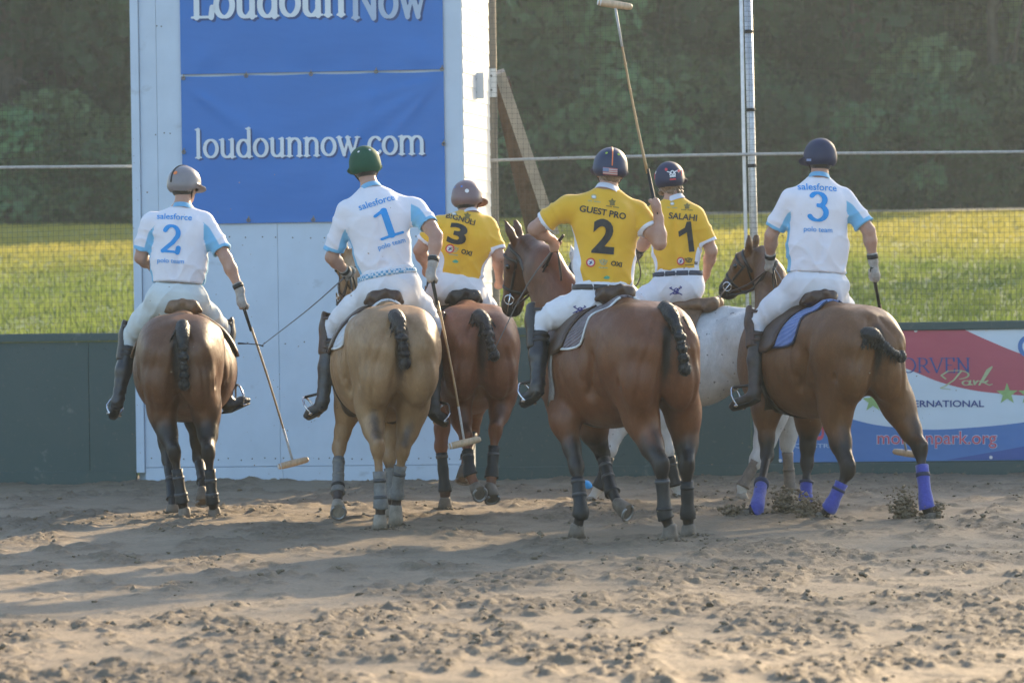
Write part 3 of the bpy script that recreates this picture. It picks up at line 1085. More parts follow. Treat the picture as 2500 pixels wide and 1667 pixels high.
def coat_material(name, col, light, dark, fleck=None, gloss=.38):
    m, nt, b = new_mat(name)
    co = nt.nodes.new('ShaderNodeTexCoord').outputs['Object']
    c = mixc(nt, ramp(nt, tex(nt, 2.6, 4, .55, co), [(.3, 0), (.72, 1)]), col, light)
    c = mixc(nt, ramp(nt, tex(nt, 9, 4, .6, co, stretch=(1, 1, .5)), [(.38, 0), (.8, .45)]), c, tuple(q * .5 for q in col))
    c = mixc(nt, ramp(nt, tex(nt, 34, 4, .7, co, stretch=(1, 1, .45)), [(.5, 0), (.85, .4)]), c, tuple(min(1, q * 1.5 + .02) for q in light))
    # coat texture: short hair lying down the body
    c = mixc(nt, ramp(nt, tex(nt, 130, 3, .7, co, stretch=(1, 1, .22)), [(.3, 0), (.8, .28)]), c, tuple(q * .45 for q in col))
    mm = nt.nodes.new('ShaderNodeMath'); mm.operation = 'MULTIPLY_ADD'
    nt.links.new(tex(nt, 16, 4, .65, co, stretch=(1, 1, .4)), mm.inputs[0]); mm.inputs[1].default_value = .5
    nt.links.new(attr(nt, 'dark'), mm.inputs[2])
    fac = ramp(nt, mm.outputs[0], [(.42, 0), (.95, 1)])
    c = mixc(nt, fac, c, dark)
    if fleck is not None:
        c = mixc(nt, ramp(nt, tex(nt, 26, 2, .5, co), [(.69, 0), (.72, 1)]), c, fleck)
        c = mixc(nt, ramp(nt, tex(nt, 5, 3, .5, co), [(.55, 0), (.8, .5)]), c, tuple(q * .65 for q in col))
    nt.links.new(c, b.inputs['Base Color'])
    b.inputs['Roughness'].default_value = gloss
    b.inputs['Specular IOR Level'].default_value = .48
    b.inputs['Sheen Weight'].default_value = .10
    b.inputs['Sheen Roughness'].default_value = .35
    b.inputs['Sheen Tint'].default_value = (*[min(1, q * 2.2 + .15) for q in light], 1)
    bump(nt, b, tex(nt, 6, 3, .5, co), .30, .02)
    bump(nt, b, tex(nt, 28, 4, .6, co, stretch=(1, 1, .6)), .30, .006)
    rr = nt.nodes.new('ShaderNodeMapRange'); rr.inputs[3].default_value = gloss - .10; rr.inputs[4].default_value = gloss + .28
    nt.links.new(tex(nt, 11, 4, .65, co, stretch=(1, 1, .6)), rr.inputs[0]); nt.links.new(rr.outputs[0], b.inputs['Roughness'])
    bump(nt, b, tex(nt, 170, 3, .7, co, stretch=(1, 1, .2)), .35, .003)
    return m


M_HOOF = mat('hoof_horn', (.16, .125, .095), .6, .35, 14, ((40, .3, .004, (1, 1, 4)),))
M_HOOFL = mat('pale_hoof_horn', (.30, .25, .195), .6, .3, 14, ((40, .3, .004, (1, 1, 4)),))
M_SHOE = mat('steel_shoe', (.33, .32, .31), .45, .3, 40, metal=.8)
M_TAILHAIR = mat('black_tail_hair', (.008, .006, .005), .45, .5, 60, ((200, .8, .004, (1, 1, .2)),), spec=.5, sheen=.08)
M_TAILRED = mat('red_tipped_tail_hair', (.018, .009, .006), .45, .5, 60, ((200, .8, .004, (1, 1, .2)),), spec=.5, sheen=.15)
M_TAPE = mat('glossy_black_tape', (.02, .02, .023), .22, .2, 40, spec=.7)
M_EYE = mat('horse_eye', (.012, .008, .006), .08, .1, 10, spec=.8)
M_LEATHER = mat('brown_leather', (.070, .034, .020), .42, .35, 22, ((80, .25, .003),), spec=.5)
M_LEATHER2 = mat('tan_leather', (.19, .105, .055), .45, .3, 22, ((80, .25, .003),), spec=.5)
M_LEATHERD = mat('dark_leather', (.028, .020, .017), .40, .35, 22, ((80, .25, .003),), spec=.5)
M_STEEL = mat('bright_steel', (.66, .66, .67), .22, .1, 30, metal=1.0)
M_BOOTB = mat('black_leg_boot', (.013, .012, .0125), .55, .35, 25, ((60, .3, .004),))
M_BOOTG = mat('grey_leg_boot', (.17, .165, .155), .6, .25, 25, ((60, .3, .004),))
M_BOOTT = mat('taupe_leg_boot', (.19, .15, .12), .65, .25, 25, ((60, .3, .004),))
M_WRAP = mat('blue_fleece_wrap', (.070, .080, .36), .85, .2, 30, ((130, .6, .006), (12, .25, .01)), sheen=.4, spec=.2)
M_WHITEEDGE = mat('white_piping', (.68, .68, .66), .7, .1, 20)


def quilt_material(name, col, col2, scale):
    m, nt, b = new_mat(name)
    co = nt.nodes.new('ShaderNodeTexCoord').outputs['Object']
    w = nt.nodes.new('ShaderNodeTexWave'); w.inputs['Scale'].default_value = scale; w.inputs['Distortion'].default_value = .4
    w.bands_direction = 'DIAGONAL'
    nt.links.new(co, w.inputs['Vector'])
    c = mixc(nt, ramp(nt, tex(nt, 18, 4, .6, co), [(.35, 0), (.65, 1)]), col, col2)
    nt.links.new(c, b.inputs['Base Color'])
    b.inputs['Roughness'].default_value = .85
    b.inputs['Sheen Weight'].default_value = .2
    bump(nt, b, w.outputs['Fac'], .8, .012)
    bump(nt, b, tex(nt, 220, 2, .6, co), .3, .002)
    return m


def crown_loop(bvh, c, n, ref, a0, a1, steps, off, reach=.35):
    """points on a surface around centre c in the plane with normal n, from angle a0 to a1 measured from ref"""
    n = unit(n); ref = unit(ref - n * np.dot(ref, n)); w = np.cross(n, ref)
    out = []
    for i in range(steps + 1):
        a = R(a0 + (a1 - a0) * i / steps)
        dv = ref * math.cos(a) + w * math.sin(a)
        hit, nr, _, _ = bvh.ray_cast(Vector(c + dv * reach), Vector(-dv), reach)
        if hit is not None:
            out.append(np.array(hit) + dv * off)
    return out


def strap(name, pts, material, parent, r=.011, thin=.32, closed=False):
    if len(pts) < 2:
        return None
    cen = np.mean(pts, 0)
    mb = MB()
    pts = list(pts) + ([pts[0]] if closed else [])
    # ribbon: flattened towards the centre of the loop
    V, Fq = [], []
    P = [np.asarray(p) for p in pts]
    for i, p in enumerate(P):
        t = unit(P[min(i + 1, len(P) - 1)] - P[max(i - 1, 0)])
        o = p - cen; o = unit(o - t * o.dot(t)); w = np.cross(t, o)
        for k in range(8):
            a = math.pi / 4 * k
            V.append(p + w * math.cos(a) * r + o * math.sin(a) * r * thin)
    for i in range(len(P) - 1):
        for k in range(8):
            Fq.append((i * 8 + k, i * 8 + (k + 1) % 8, i * 8 + 8 + (k + 1) % 8, i * 8 + 8 + k))
    return obj(name, np.array(V), np.array(Fq), material, parent, True)


def thick_patch(name, G, Nn, t0, t1, material, parent):
    """closed sheet: grid of points G (r,c,3) with outward directions Nn, from offset t0 to t1"""
    r, c = G.shape[:2]
    V = np.concatenate([(G + Nn * t1).reshape(-1, 3), (G + Nn * t0).reshape(-1, 3)])
    i = np.arange(r * c).reshape(r, c); n = r * c
    q = [np.stack([i[:-1, :-1], i[:-1, 1:], i[1:, 1:], i[1:, :-1]], 2).reshape(-1, 4)]
    q.append(q[0][:, ::-1] + n)
    loop = list(i[0, :]) + list(i[1:, -1]) + list(i[-1, -2::-1]) + list(i[-2:0, 0][::1] if False else i[1:-1, 0][::-1])
    rim = [(loop[(k + 1) % len(loop)], loop[k], loop[k] + n, loop[(k + 1) % len(loop)] + n) for k in range(len(loop))]
    return obj(name, V, np.concatenate([q[0], q[1], np.array(rim)]), material, parent, True)


HORSES = {}


def normals(V, Q):
    a, b, c, d_ = (V[Q[:, i]] for i in range(4))
    n = np.cross(c - a, d_ - b)
    out = np.zeros_like(V)
    for i in range(4):
        for z in range(3):
            out[:, z] += np.bincount(Q[:, i], n[:, z], len(V))
    return out / (np.linalg.norm(out, axis=1)[:, None] + 1e-12)


def horse(key, label, px, d0, yaw, s, hind, fore, neck, head, coat, dark_z=(.50, .80), belly=1.0, hoofs=M_HOOF, lifted={}, tail=None, tail_mat=None,
          boots=None, pad=None, saddle=M_LEATHER, droop=0.0, girth=M_LEATHERD, tuck=0.0, head_shade=.25):
    """px: photo pixel of the rump's middle, d0 its distance; yaw turns the horse to the left; hind / fore: left and right joint chains as world points"""
    c0 = at(*px, d0)
    root = empty('horse', (c0[0], c0[1], 0), yaw)
    tag(root, label, 'horse')
    M = Matrix.Translation((c0[0], c0[1], 0)) @ Matrix.Rotation(yaw, 4, 'Z')
    Mi = np.array(M.inverted())
    loc = lambda p: (Mi @ np.array((*p, 1.0)))[:3]
    H = [[loc(p) for p in leg] for leg in hind]; Fo = [[loc(p) for p in leg] for leg in fore]
    Nk = [loc(p) for p in neck]; Hd = [loc(p) for p in head[:2]]
    b = lambda x, y, z: np.array((x, y, z - droop * (y < .3))) * s
    allp = np.array([q for l_ in H + Fo for q in l_] + Nk + Hd + [b(-.36, -.4, 1.6), b(.36, 1.4, .6)])
    lo, hi = allp.min(0) - .17 * s, allp.max(0) + .17 * s
    lo[2] = -.02
    f = Field(lo, hi, .0152)
    X1 = (1, 0, 0)
    # trunk
    f.cone(b(0, .18, 1.13 + .06 * tuck), b(0, .60, 1.095 + .03 * tuck), (.325 - .06 * tuck) * s, (.362 - .03 * tuck) * s, .12, (X1, 1.06 / belly))
    f.cone(b(0, .60, 1.095), b(0, 1.00, 1.13), .362 * s, .315 * s, .12, (X1, 1.08 / belly))
    f.cone(b(0, .45 + .2 * tuck, 1.03 + .09 * tuck), b(0, .80, 1.02 + .03 * tuck), (.31 - .04 * tuck) * s, .30 * s, .12, (X1, 1.0 / belly))
    f.cone(b(0, -.18, 1.38), b(0, .35, 1.455), .06 * s, .075 * s, .14)
    f.ell(b(0, .0, 1.20), np.array((.27, .36, .27)) * s, .10)
    for g in (-1, 1):
        f.ell(b(.135 * g, .03, 1.255), np.array((.175, .33, .235)) * s, .07)                 # gluteals
        f.ell(b(.215 * g, .24, 1.33), np.array((.07, .09, .08)) * s, .12)                    # point of hip
        f.ell(b(.128 * g, -.20, 1.10), np.array((.135, .13, .27)) * s, .07)                  # hamstrings
        f.ell(b(.15 * g, -.29, 1.235), np.array((.05, .045, .06)) * s, .09)                  # point of buttock
        f.ell(b(.17 * g, 1.10, 1.12), np.array((.12, .19, .30)) * s, .10)                    # shoulder
    f.ell(b(0, 1.15, 1.05), np.array((.24, .26, .29)) * s, .10)
    f.cone(b(0, .70, 1.43), b(0, 1.16, 1.49), .085 * s, .06 * s, .14)
    # hind legs
    for g, leg in zip((-1, 1), H):
        G, K, Ft, Hf = leg
        hip = b(.155 * g, .0, 1.14)
        f.cone(hip, lerp(hip, G, .82), .195 * s, .138 * s, .07, (X1, 1.28))
        f.cone(b(.145 * g, -.19, 1.02), lerp(G, K, .12), .125 * s, .080 * s, .07, (X1, 1.12))
        mid = lerp(G, K, .45)
        f.cone(lerp(hip, G, .8), mid, .122 * s, .083 * s, .06, (X1, 1.25))
        f.cone(mid, K, .082 * s, .047 * s, .05, (X1, 1.15))
        back = unit(np.array((0, -1, .25)))
        f.cone(lerp(mid, K, .55) + back * .055 * s, K + back * .05 * s + np.array((0, 0, .03)) * s, .022 * s, .028 * s, .045)   # tendon to the hock's point
        f.ell(K, np.array((.044, .060, .070)) * s, .035)
        f.cone(K, lerp(K, Ft, .5), .040 * s, .028 * s, .03, (X1, 1.12))
        f.cone(lerp(K, Ft, .5), Ft, .028 * s, .030 * s, .03, (X1, 1.1))
        f.ell(Ft, np.array((.037, .044, .044)) * s, .03)
        f.cone(Ft, Hf, .032 * s, .037 * s, .025)
    for g, leg in zip((-1, 1), Fo):
        E, K, Ft, Hf = leg
        sh = b(.165 * g, 1.10, 1.02)
        f.cone(sh, E, .165 * s, .125 * s, .08, (X1, 1.35))
        f.cone(E, lerp(E, K, .6), .100 * s, .058 * s, .06, (X1, 1.15))
        f.cone(lerp(E, K, .6), K, .058 * s, .044 * s, .04)
        f.ell(K, np.array((.045, .048, .060)) * s, .03)
        f.cone(K, lerp(K, Ft, .5), .037 * s, .028 * s, .03)
        f.cone(lerp(K, Ft, .5), Ft, .028 * s, .030 * s, .03)
        f.ell(Ft, np.array((.037, .043, .043)) * s, .03)
        f.cone(Ft, Hf, .032 * s, .037 * s, .025)
    # neck
    n0, n1, n2 = b(0, 1.08, 1.18), Nk[0], Nk[1]
    f.cone(n0, lerp(n0, n1, .6), .25 * s, .205 * s, .10, (np.cross(n1 - n0, (0, 0, 1)), 1.55))
    f.cone(lerp(n0, n1, .5), n1, .205 * s, .165 * s, .08, (np.cross(n2 - n0, (0, 0, 1)), 1.6))
    f.cone(n1, n2, .165 * s, .115 * s, .08, (np.cross(n2 - n0, (0, 0, 1)), 1.5))
    # head
    P, Mz = Hd
    a = unit(Mz - P); L = np.linalg.norm(Mz - P)
    Rm = np.array(M.to_3x3()).T
    fh = Rm @ np.asarray(head[2], float); fh = unit(fh - a * fh.dot(a)); sd_ = np.cross(a, fh)
    ax = np.stack([sd_, a, fh])
    f.ell(P + .06 * a * s, np.array((.088, .12, .10)) * s, .06, ax)
    f.ell(P + .36 * L * a - .055 * fh * s, np.array((.072, .15, .115)) * s, .06, ax)
    f.cone(P + .2 * L * a + .02 * fh * s, P + .85 * L * a - .005 * fh * s, .098 * s, .064 * s, .05, (sd_, 1.28))
    f.ell(P + .93 * L * a - .008 * fh * s, np.array((.058, .078, .066)) * s, .04, ax)
    f.cone(P + .82 * L * a - .065 * fh * s, P + .98 * L * a - .055 * fh * s, .030 * s, .026 * s, .03)
    for g in (-1, 1):
        f.ell(P + .30 * L * a + .05 * fh * s + .072 * g * sd_ * s, np.array((.028, .045, .032)) * s, .03, ax)
        f.ell(P + 1.02 * L * a + .02 * fh * s + .045 * g * sd_ * s, np.array((.02, .016, .022)) * s, .012, ax, 's')
        e0 = P - .03 * a * s + .055 * fh * s + .058 * g * sd_ * s
        ed = unit(-.75 * a + .55 * fh + .14 * g * sd_)
        f.cone(e0, e0 + ed * .075 * s, .034 * s, .036 * s, .02, (np.cross(ed, sd_), 1.25))
        f.cone(e0 + ed * .075 * s, e0 + ed * .165 * s, .036 * s, .010 * s, .015, (np.cross(ed, sd_), 1.3))
        f.cone(e0 + ed * .04 * s + fh * .03 * s, e0 + ed * .13 * s + fh * .022 * s, .017 * s, .007 * s, .01, None, 's')
    # grooves: cleft under the tail, muscle lines
    f.cone(b(0, -.345, 1.26), b(0, -.30, .84), .016 * s, .032 * s, .06, None, 's')
    for g in (-1, 1):
        f.cone(b(.215 * g, -.20, 1.30), b(.245 * g, -.16, .98), .006, .008, .05, None, 's')
        f.cone(b(.30 * g, .16, 1.16), b(.27 * g, .30, .92), .010, .014, .07, None, 's')
    V, Q = f.mesh(1)
    # muscle lines pressed into the surface
    nrm = normals(V, Q)
    dep = np.zeros(len(V))
    for g in (-1, 1):
        for pl, dp, wd in ((((.05, 1.40), (.125, 1.26), (.185, 1.08), (.20, .90), (.175, .78)), .0085, .016), (((.10, 1.33), (.20, 1.22), (.255, 1.06), (.262, .92)), .006, .02), (((.02, 1.22), (.055, 1.0), (.075, .86)), .007, .022)):
            dd = np.full(len(V), 9.0)
            for p0, p1 in zip(pl[:-1], pl[1:]):
                a0, a1 = np.array((p0[0] * g, p0[1])) * s, np.array((p1[0] * g, p1[1])) * s
                dd = np.minimum(dd, seg_t(V[:, [0, 2]], a0, a1)[1])
            dep += dp * s * np.exp(-(dd / (wd * s)) ** 2) * sstep(.12, -.02, V[:, 1] / s) * sstep(.1, .4, -nrm[:, 1])
        for pl, dp, wd in ((((.30, 1.36), (.36, 1.20), (.33, 1.02), (.22, .90)), .012, .03), (((.08, 1.30), (.12, 1.12), (.10, .95)), .006, .03), (((.98, 1.40), (.90, 1.18), (.96, .98)), .012, .03), (((.62, 1.15), (.60, .95)), .003, .02), (((.70, 1.15), (.68, .93)), .003, .02), (((.53, 1.12), (.50, .93)), .003, .02)):
            dd = np.full(len(V), 9.0)
            for p0, p1 in zip(pl[:-1], pl[1:]):
                dd = np.minimum(dd, seg_t(V[:, [1, 2]], np.array(p0) * s, np.array(p1) * s)[1])
            dep += dp * s * np.exp(-(dd / (wd * s)) ** 2) * sstep(.08, .16, V[:, 0] * g / s) * sstep(.3, .7, nrm[:, 0] * g)
    big = vnoise(V[:, 0] * 7 + V[:, 1] * 5, V[:, 2] * 7 + V[:, 1] * 3, 51) - .5
    V = V - nrm * (dep + big * .005 * s * sstep(.5, .9, V[:, 2] / s))[:, None]
    # coat colour: dark points on the legs; bare skin and painted shade under the tail
    zr = V[:, 2] / s
    dk = 1 - sstep(dark_z[0], dark_z[1], zr)
    dk = dk * .95
    cl = np.exp(-(V[:, 0] / (.040 * s)) ** 2) * sstep(-.16, -.26, V[:, 1] / s) * sstep(.80, 1.15, zr) * sstep(1.42, 1.30, zr)
    for leg in H:
        t_, dd_ = seg_t(V, leg[0], leg[1])
        rear = sstep(.03, -.05, V[:, 1] - lerp(leg[0], leg[1], .5)[1])
        dk = np.maximum(dk, .6 * np.exp(-((V[:, 0] - (leg[0][0] + (leg[1][0] - leg[0][0]) * np.clip(t_, 0, 1))) / (.042 * s)) ** 2) * rear * sstep(.0, .6, t_) * sstep(1.15, .9, t_) * (dd_ < .16))
    dk = np.maximum(dk, cl * .85)
    mz = np.linalg.norm(V - Mz, axis=1)
    dk = np.maximum(dk, .8 * sstep(.2, .05, mz))
    dk = np.maximum(dk, head_shade * sstep(1.05, 1.5, V[:, 1] / s) * sstep(1.0, 1.3, zr))  # shade over head and neck, painted into the coat colour
    body = obj('body', V, Q, coat, root, True, {'dark': dk})
    bvh = bvh_of(V, Q)
    # short coat hair lying down the body, so that the outline and the light break up
    nh = 44000
    ctr = V[Q].mean(1); nq = normals(V, Q)[Q[:, 0]]
    pick = rng.integers(0, len(Q), nh)
    w4 = rng.random((nh, 4)); w4 /= w4.sum(1)[:, None]
    p = (V[Q[pick]] * w4[:, :, None]).sum(1); nn = nq[pick]
    fl = np.array((0, -.55, -1.0)) + rng.normal(0, .22, (nh, 3))
    fl = fl - nn * (fl * nn).sum(1)[:, None]; fl /= np.linalg.norm(fl, axis=1)[:, None] + 1e-9
    sw_ = np.cross(nn, fl)
    ln = (.010 + .012 * rng.random(nh))[:, None]; wd_ = .0011 + .0009 * rng.random(nh)[:, None]
    HV = np.stack([p - sw_ * wd_ + nn * .0004, p + sw_ * wd_ + nn * .0004, p + fl * ln + nn * (.0015 + .0025 * rng.random(nh))[:, None]], 1).reshape(-1, 3)
    tag(obj('coat_hair', HV, np.arange(nh * 3).reshape(-1, 3), coat, body, False, {'dark': np.repeat(dk[Q[pick, 0]] + rng.normal(0, .07, nh), 3)}), None, None, None, 'stuff')
    # hooves
    for li, leg in enumerate(H + Fo):
        K, Ft, Hf = leg[1], leg[2], leg[3]
        up_ = li in lifted
        ax_ = (unit(lifted[li]) if lifted[li] is not None else unit(Hf - Ft)) if up_ else np.array((0, 0, -1.0))
        fw = np.array((0, 1.0, 0)); fw = unit(fw - ax_ * fw.dot(ax_)) if abs(ax_[1]) < .95 else np.array((0, 0, 1.0))
        if up_:
            fw = unit(np.array((0, .4, -1.0)) - ax_ * np.dot(ax_, (0, .4, -1.0)))
        sw = np.cross(ax_, fw)
        base = Hf - ax_ * .035 * s
        n = 16; V2, F2 = [], []
        hh = (max(Hf[2] + .01, .045) if not up_ else .078 * s)
        for t, r, sh_ in ((0, .034, -.004), (.12, .041, .0), (.55, .049, .008), (1, .056, .018), (1.0, .048, .018)):
            for k in range(n):
                an = 2 * math.pi * k / n
                V2.append(base + ax_ * t * (hh + .035 * s) + fw * ((r * 1.08 * math.cos(an)) + sh_) * s + sw * r * math.sin(an) * s)
        for i in range(4):
            for k in range(n):
                F2.append((i * n + k, i * n + (k + 1) % n, i * n + n + (k + 1) % n, i * n + n + k))
        F2 += [tuple(range(n - 1, -1, -1)), tuple(range(4 * n, 5 * n))]
        ho = obj('hoof', np.array(V2), F2, hoofs, root, True)
        if up_:
            ec = base + ax_ * (hh + .04 * s)
            pts = [ec + fw * (.052 * math.cos(an) + .022) * s + sw * .050 * math.sin(an) * s for an in np.linspace(-2.5, 2.5, 16)]
            MB().tube(pts, .010 * s, 6).build('horseshoe', M_SHOE, ho, True)
    # leg protection: list of (leg index, material, start, end, thickness, bands)
    for (li, bm_, t0, t1, th, bands) in boots or ():
        K, Ft, Hf = (H + Fo)[li][1:]
        pl = [lerp(K, Ft, t) if t <= 1 else lerp(Ft, Hf, t - 1) for t in np.linspace(t0, t1, 9)]
        rr = [(.034 + .010 * sstep(.75, 1.0, t) - .004 * sstep(1.15, 1.4, t) + .006 * (t < .1) + th + .0022 * math.sin(t * 37 + li)) * s for t in np.linspace(t0, t1, 9)]
        rr[0] *= 1.06; rr[-1] *= 1.03
        bo = MB().tube(pl, rr, 16).build('leg_wrap' if bm_ is M_WRAP else 'leg_boot', bm_, root, True)
        for tb, mb_ in bands:
            p0_ = lerp(K, Ft, tb); p1_ = lerp(K, Ft, tb + .07)
            r0 = float(np.interp(tb, np.linspace(t0, t1, 9), rr)) + .0035
            MB().tube([p0_, lerp(p0_, p1_, .5), p1_], [r0, r0 + .001, r0], 16).build('strap', mb_, bo, True)
    # tail: plaited, folded and taped
    tm = tail_mat or M_TAILHAIR
    if tail is not None:
        pts = []
        for i, (x, y) in enumerate(tail):
            o_ = Mi @ np.array((*CAM, 1.0)); w_ = loc(at(x, y, d0))
            dr = unit(w_ - o_[:3])
            hit, nr, _, _ = bvh.ray_cast(Vector(o_[:3]), Vector(dr), 60)
            r_ = .05 if i else .015
            pts.append((np.array(hit) if hit is not None else pts[-1] + (w_ - prev)) - dr * r_ * s)
            prev = w_
        pts = np.array(spline(pts, 9))
        tf = Field(pts.min(0) - .12, pts.max(0) + .12, .007)
        n = len(pts)
        for i in range(n - 1):
            t = i / (n - 1)
            rad = (.046 - .027 * sstep(.12, .42, t)) * s
            tf.cone(pts[i], pts[i + 1], rad, rad, .015)
        nk = 5
        kt = lambda k: .40 + .60 * k / (nk - 1)
        for k in range(nk):
            c_ = pts[int(kt(k) * (n - 1))]
            q_ = 1 + .14 * math.sin(k * 2.3 + n)
            tf.ell(c_, np.array((.038 * q_, .036, .030 if k < nk - 1 else .046)) * s, .006)
        hx = rng.normal(0, 1, (44, 3))
        for k in range(40):                                        # tufts at the root
            p_ = pts[int(rng.random() * .3 * n)] + np.array((hx[k, 0] * .020, -abs(hx[k, 1]) * .010, hx[k, 2] * .01)) * s
            tf.cone(p_, p_ + np.array((hx[k, 0] * .018, -.004, -.07 - .05 * rng.random())) * s, .009, .003, .004)
        tf.warp(lambda x, y, z: .003 * np.sin(z * 330 + x * 420) + .0025 * np.sin(x * 600 + y * 300 + z * 90))
        tv, tq = tf.mesh(1)
        to = obj('tail', tv, tq, tm, root)
        for k in range(nk - 1):
            i_ = int(round((.40 + .60 * (k + .5) / (nk - 1)) * (n - 1)))
            t_ = unit(pts[min(i_ + 1, n - 1)] - pts[i_ - 1])
            MB().tube([pts[i_] - t_ * .011, pts[i_], pts[i_] + t_ * .011], [.024 * s, .028 * s, .024 * s], 12).build('tape_band', M_TAPE, to, True)
        # stray hairs that catch the light
        mb = MB()
        for k in range(260):
            p_ = pts[int(rng.random() * (n - 1))]; dv = unit(rng.normal(0, 1, 3) + np.array((0, -.6, -.5)))
            p_ = p_ + dv * .03 * s
            mb.tube([p_, p_ + dv * .016 + (0, 0, -.008), p_ + dv * .026 + (0, 0, -.03)], [.0013, .0010, .0005], 3, False)
        tag(mb.build('stray_hairs', tm, to), None, None, None, 'stuff')
    for g in (-1, 1):
        e = P + .30 * L * a + .052 * fh * s + .088 * g * sd_ * s
        obj('eye', *ball(e, .021 * s), M_EYE, root)
    # tack -----------------------------------------------------------
    axis0 = lambda y: b(0, y, 1.10)

    def surf(y, ang, off=0.0):
        dv = np.array((math.sin(ang), 0, math.cos(ang)))
        c_ = axis0(y)
        hit, nr, _, _ = bvh.ray_cast(Vector(c_ + dv * .45 * s), Vector(-dv), .45 * s)
        p_ = np.array(hit) if hit is not None else c_ + dv * .36 * s
        return p_ + dv * off, dv

    def patch(name, ys, amax, g, t0, t1, material, shape, amin=0.0):
        G, Nn = [], []
        for i, y in enumerate(ys):
            row, nrow = [], []
            am = R(amax) * shape(i / (len(ys) - 1))
            for t in np.linspace(0, 1, 16):
                p_, dv = surf(y, g * (R(amin) + (am - R(amin)) * t))
                row.append(p_); nrow.append(dv)
            G.append(row); Nn.append(nrow)
        G, Nn = np.array(G), np.array(Nn)
        if g > 0:
            G, Nn = G[::-1], Nn[::-1]
        return thick_patch(name, G, Nn, t0, t1, material, root if isinstance(name, str) else None)

    if pad is not None:
        pm, em = pad
        for g in (-1, 1):
            sh_ = lambda t: 1 - .22 * (abs(t - .5) * 2) ** 6
            patch('saddle_pad', np.linspace(.30, .98, 18), 74, g, .003, .014, pm, sh_)
            pts = [surf(y, g * R(74) * sh_((y - .30) / .68), .012)[0] for y in np.linspace(.975, .305, 20)]
            pts += [surf(.302, g * R(q) * sh_(0), .012)[0] for q in np.linspace(72, 8, 14)]
            MB().tube(pts, .0085, 6).build('pad_piping', em, root, True)
    for g in (-1, 1):
        patch('saddle_flap', np.linspace(.52, .93, 12), 80, g, .016, .030, saddle, lambda t: 1 - .10 * (abs(t - .5) * 2) ** 4, 4)
    sf = Field(b(-.3, .2, 1.3), b(.3, 1.2, 1.72), .011)
    zt = surf(.66, 0)[0][2] / s
    sf.cone(b(0, .50, zt + .03), b(0, .88, zt + .03), .095 * s, .095 * s, .05, (X1, .85), clips=((b(0, 0, zt + .055), (0, 0, 1)),))
    for g in (-1, 1):
        sf.cone(b(0, .41, zt + .062), b(.085 * g, .43, zt + .045), .024 * s, .022 * s, .02, ((0, 1, 0), 1.3))
        sf.cone(b(.085 * g, .43, zt + .045), b(.130 * g, .50, zt - .01), .022 * s, .018 * s, .02, ((0, 1, 0), 1.2))
        sf.cone(b(.06 * g, .44, zt + .02), b(.10 * g, .80, zt + .0), .05 * s, .05 * s, .03)
    sf.cone(b(0, .94, zt + .09), b(0, .86, zt + .05), .04 * s, .06 * s, .05)
    sv, sq = sf.mesh(1)
    sad = obj('saddle', sv, sq, saddle, root)
    # girth
    for g in (-1, 1):
        G, Nn = [], []
        for y in (.72, .76, .80):
            row = [surf(y, g * R(q)) for q in np.linspace(70, 182 if g > 0 else 180, 26)]
            G.append([q[0] for q in row]); Nn.append([q[1] for q in row])
        G, Nn = np.array(G), np.array(Nn)
        if g > 0:
            G, Nn = G[::-1], Nn[::-1]
        thick_patch('girth', G, Nn, .002, .012, girth, root)
    # bridle
    tr_ = lambda t, off=0: P + a * t * L + fh * off * s
    cheek = lambda t0, t1, g, k=10: [crown_loop(bvh, tr_(t), a, fh, 90 * g, 90 * g + .01, 1, .004)[:1] for t in np.linspace(t0, t1, k)]
    strap('bridle_crownpiece', crown_loop(bvh, tr_(.10, -.02), unit(a + .25 * fh), fh, -120, 120, 22, .005), M_LEATHERD, root, .013)
    strap('bridle_browband', crown_loop(bvh, tr_(.19), a, fh, -95, 95, 18, .005), M_LEATHERD, root, .011)
    strap('bridle_throatlash', crown_loop(bvh, tr_(.20, -.06), unit(a + .7 * fh), fh, 60, 300, 22, .006, .45), M_LEATHERD, root, .008)
    strap('bridle_noseband', crown_loop(bvh, tr_(.66, -.01), a, fh, 0, 360, 30, .005), M_LEATHERD, root, .012, closed=False)
    for g in (-1, 1):
        pts = [q[0] for q in cheek(.14, .80, g) if q]
        strap('bridle_cheekpiece', pts, M_LEATHERD, root, .010)
        bit = tr_(.82, -.035) + sd_ * g * .072 * s * -1
        bit = pts[-1] if pts else bit
        rp = [bit + (a * math.cos(q) + fh * math.sin(q)) * .034 for q in np.linspace(0, 2 * math.pi, 13)]
        MB().tube(rp, .0055, 6, False).build('bit_ring', M_STEEL, root, True)
        MB().tube([bit - a * .05, bit + a * .10 - fh * .01], .006, 6).build('bit_shank', M_STEEL, root, True)
    HORSES[key] = dict(planted=[np.array(M @ Vector(l_[3])) for li, l_ in enumerate(H + Fo) if li not in lifted], root=root, M=M, Mi=Mi, bvh=bvh, s=s, bit=[tr_(.86, -.04) - sd_ * g * .068 * s for g in (-1, 1)], loc=loc, b=b, sd=sd_, L=L)
    return HORSES[key]


def ball(c, r, n=10, m=7):
    V, F2 = [], []
    c = np.asarray(c, float)
    for i in range(m + 1):
        th = math.pi * i / m
        for k in range(n):
            ph = 2 * math.pi * k / n
            V.append(c + r * np.array((math.sin(th) * math.cos(ph), math.sin(th) * math.sin(ph), math.cos(th))))
    for i in range(m):
        for k in range(n):
            F2.append((i * n + k, i * n + n + k, i * n + n + (k + 1) % n, i * n + (k + 1) % n))
    return np.array(V), np.array(F2)


def J(cr, d0, pts):
    """crop pixels with distance offsets -> world points"""
    return [at(*cr(x, y), d0 + dd) for x, y, dd in pts]


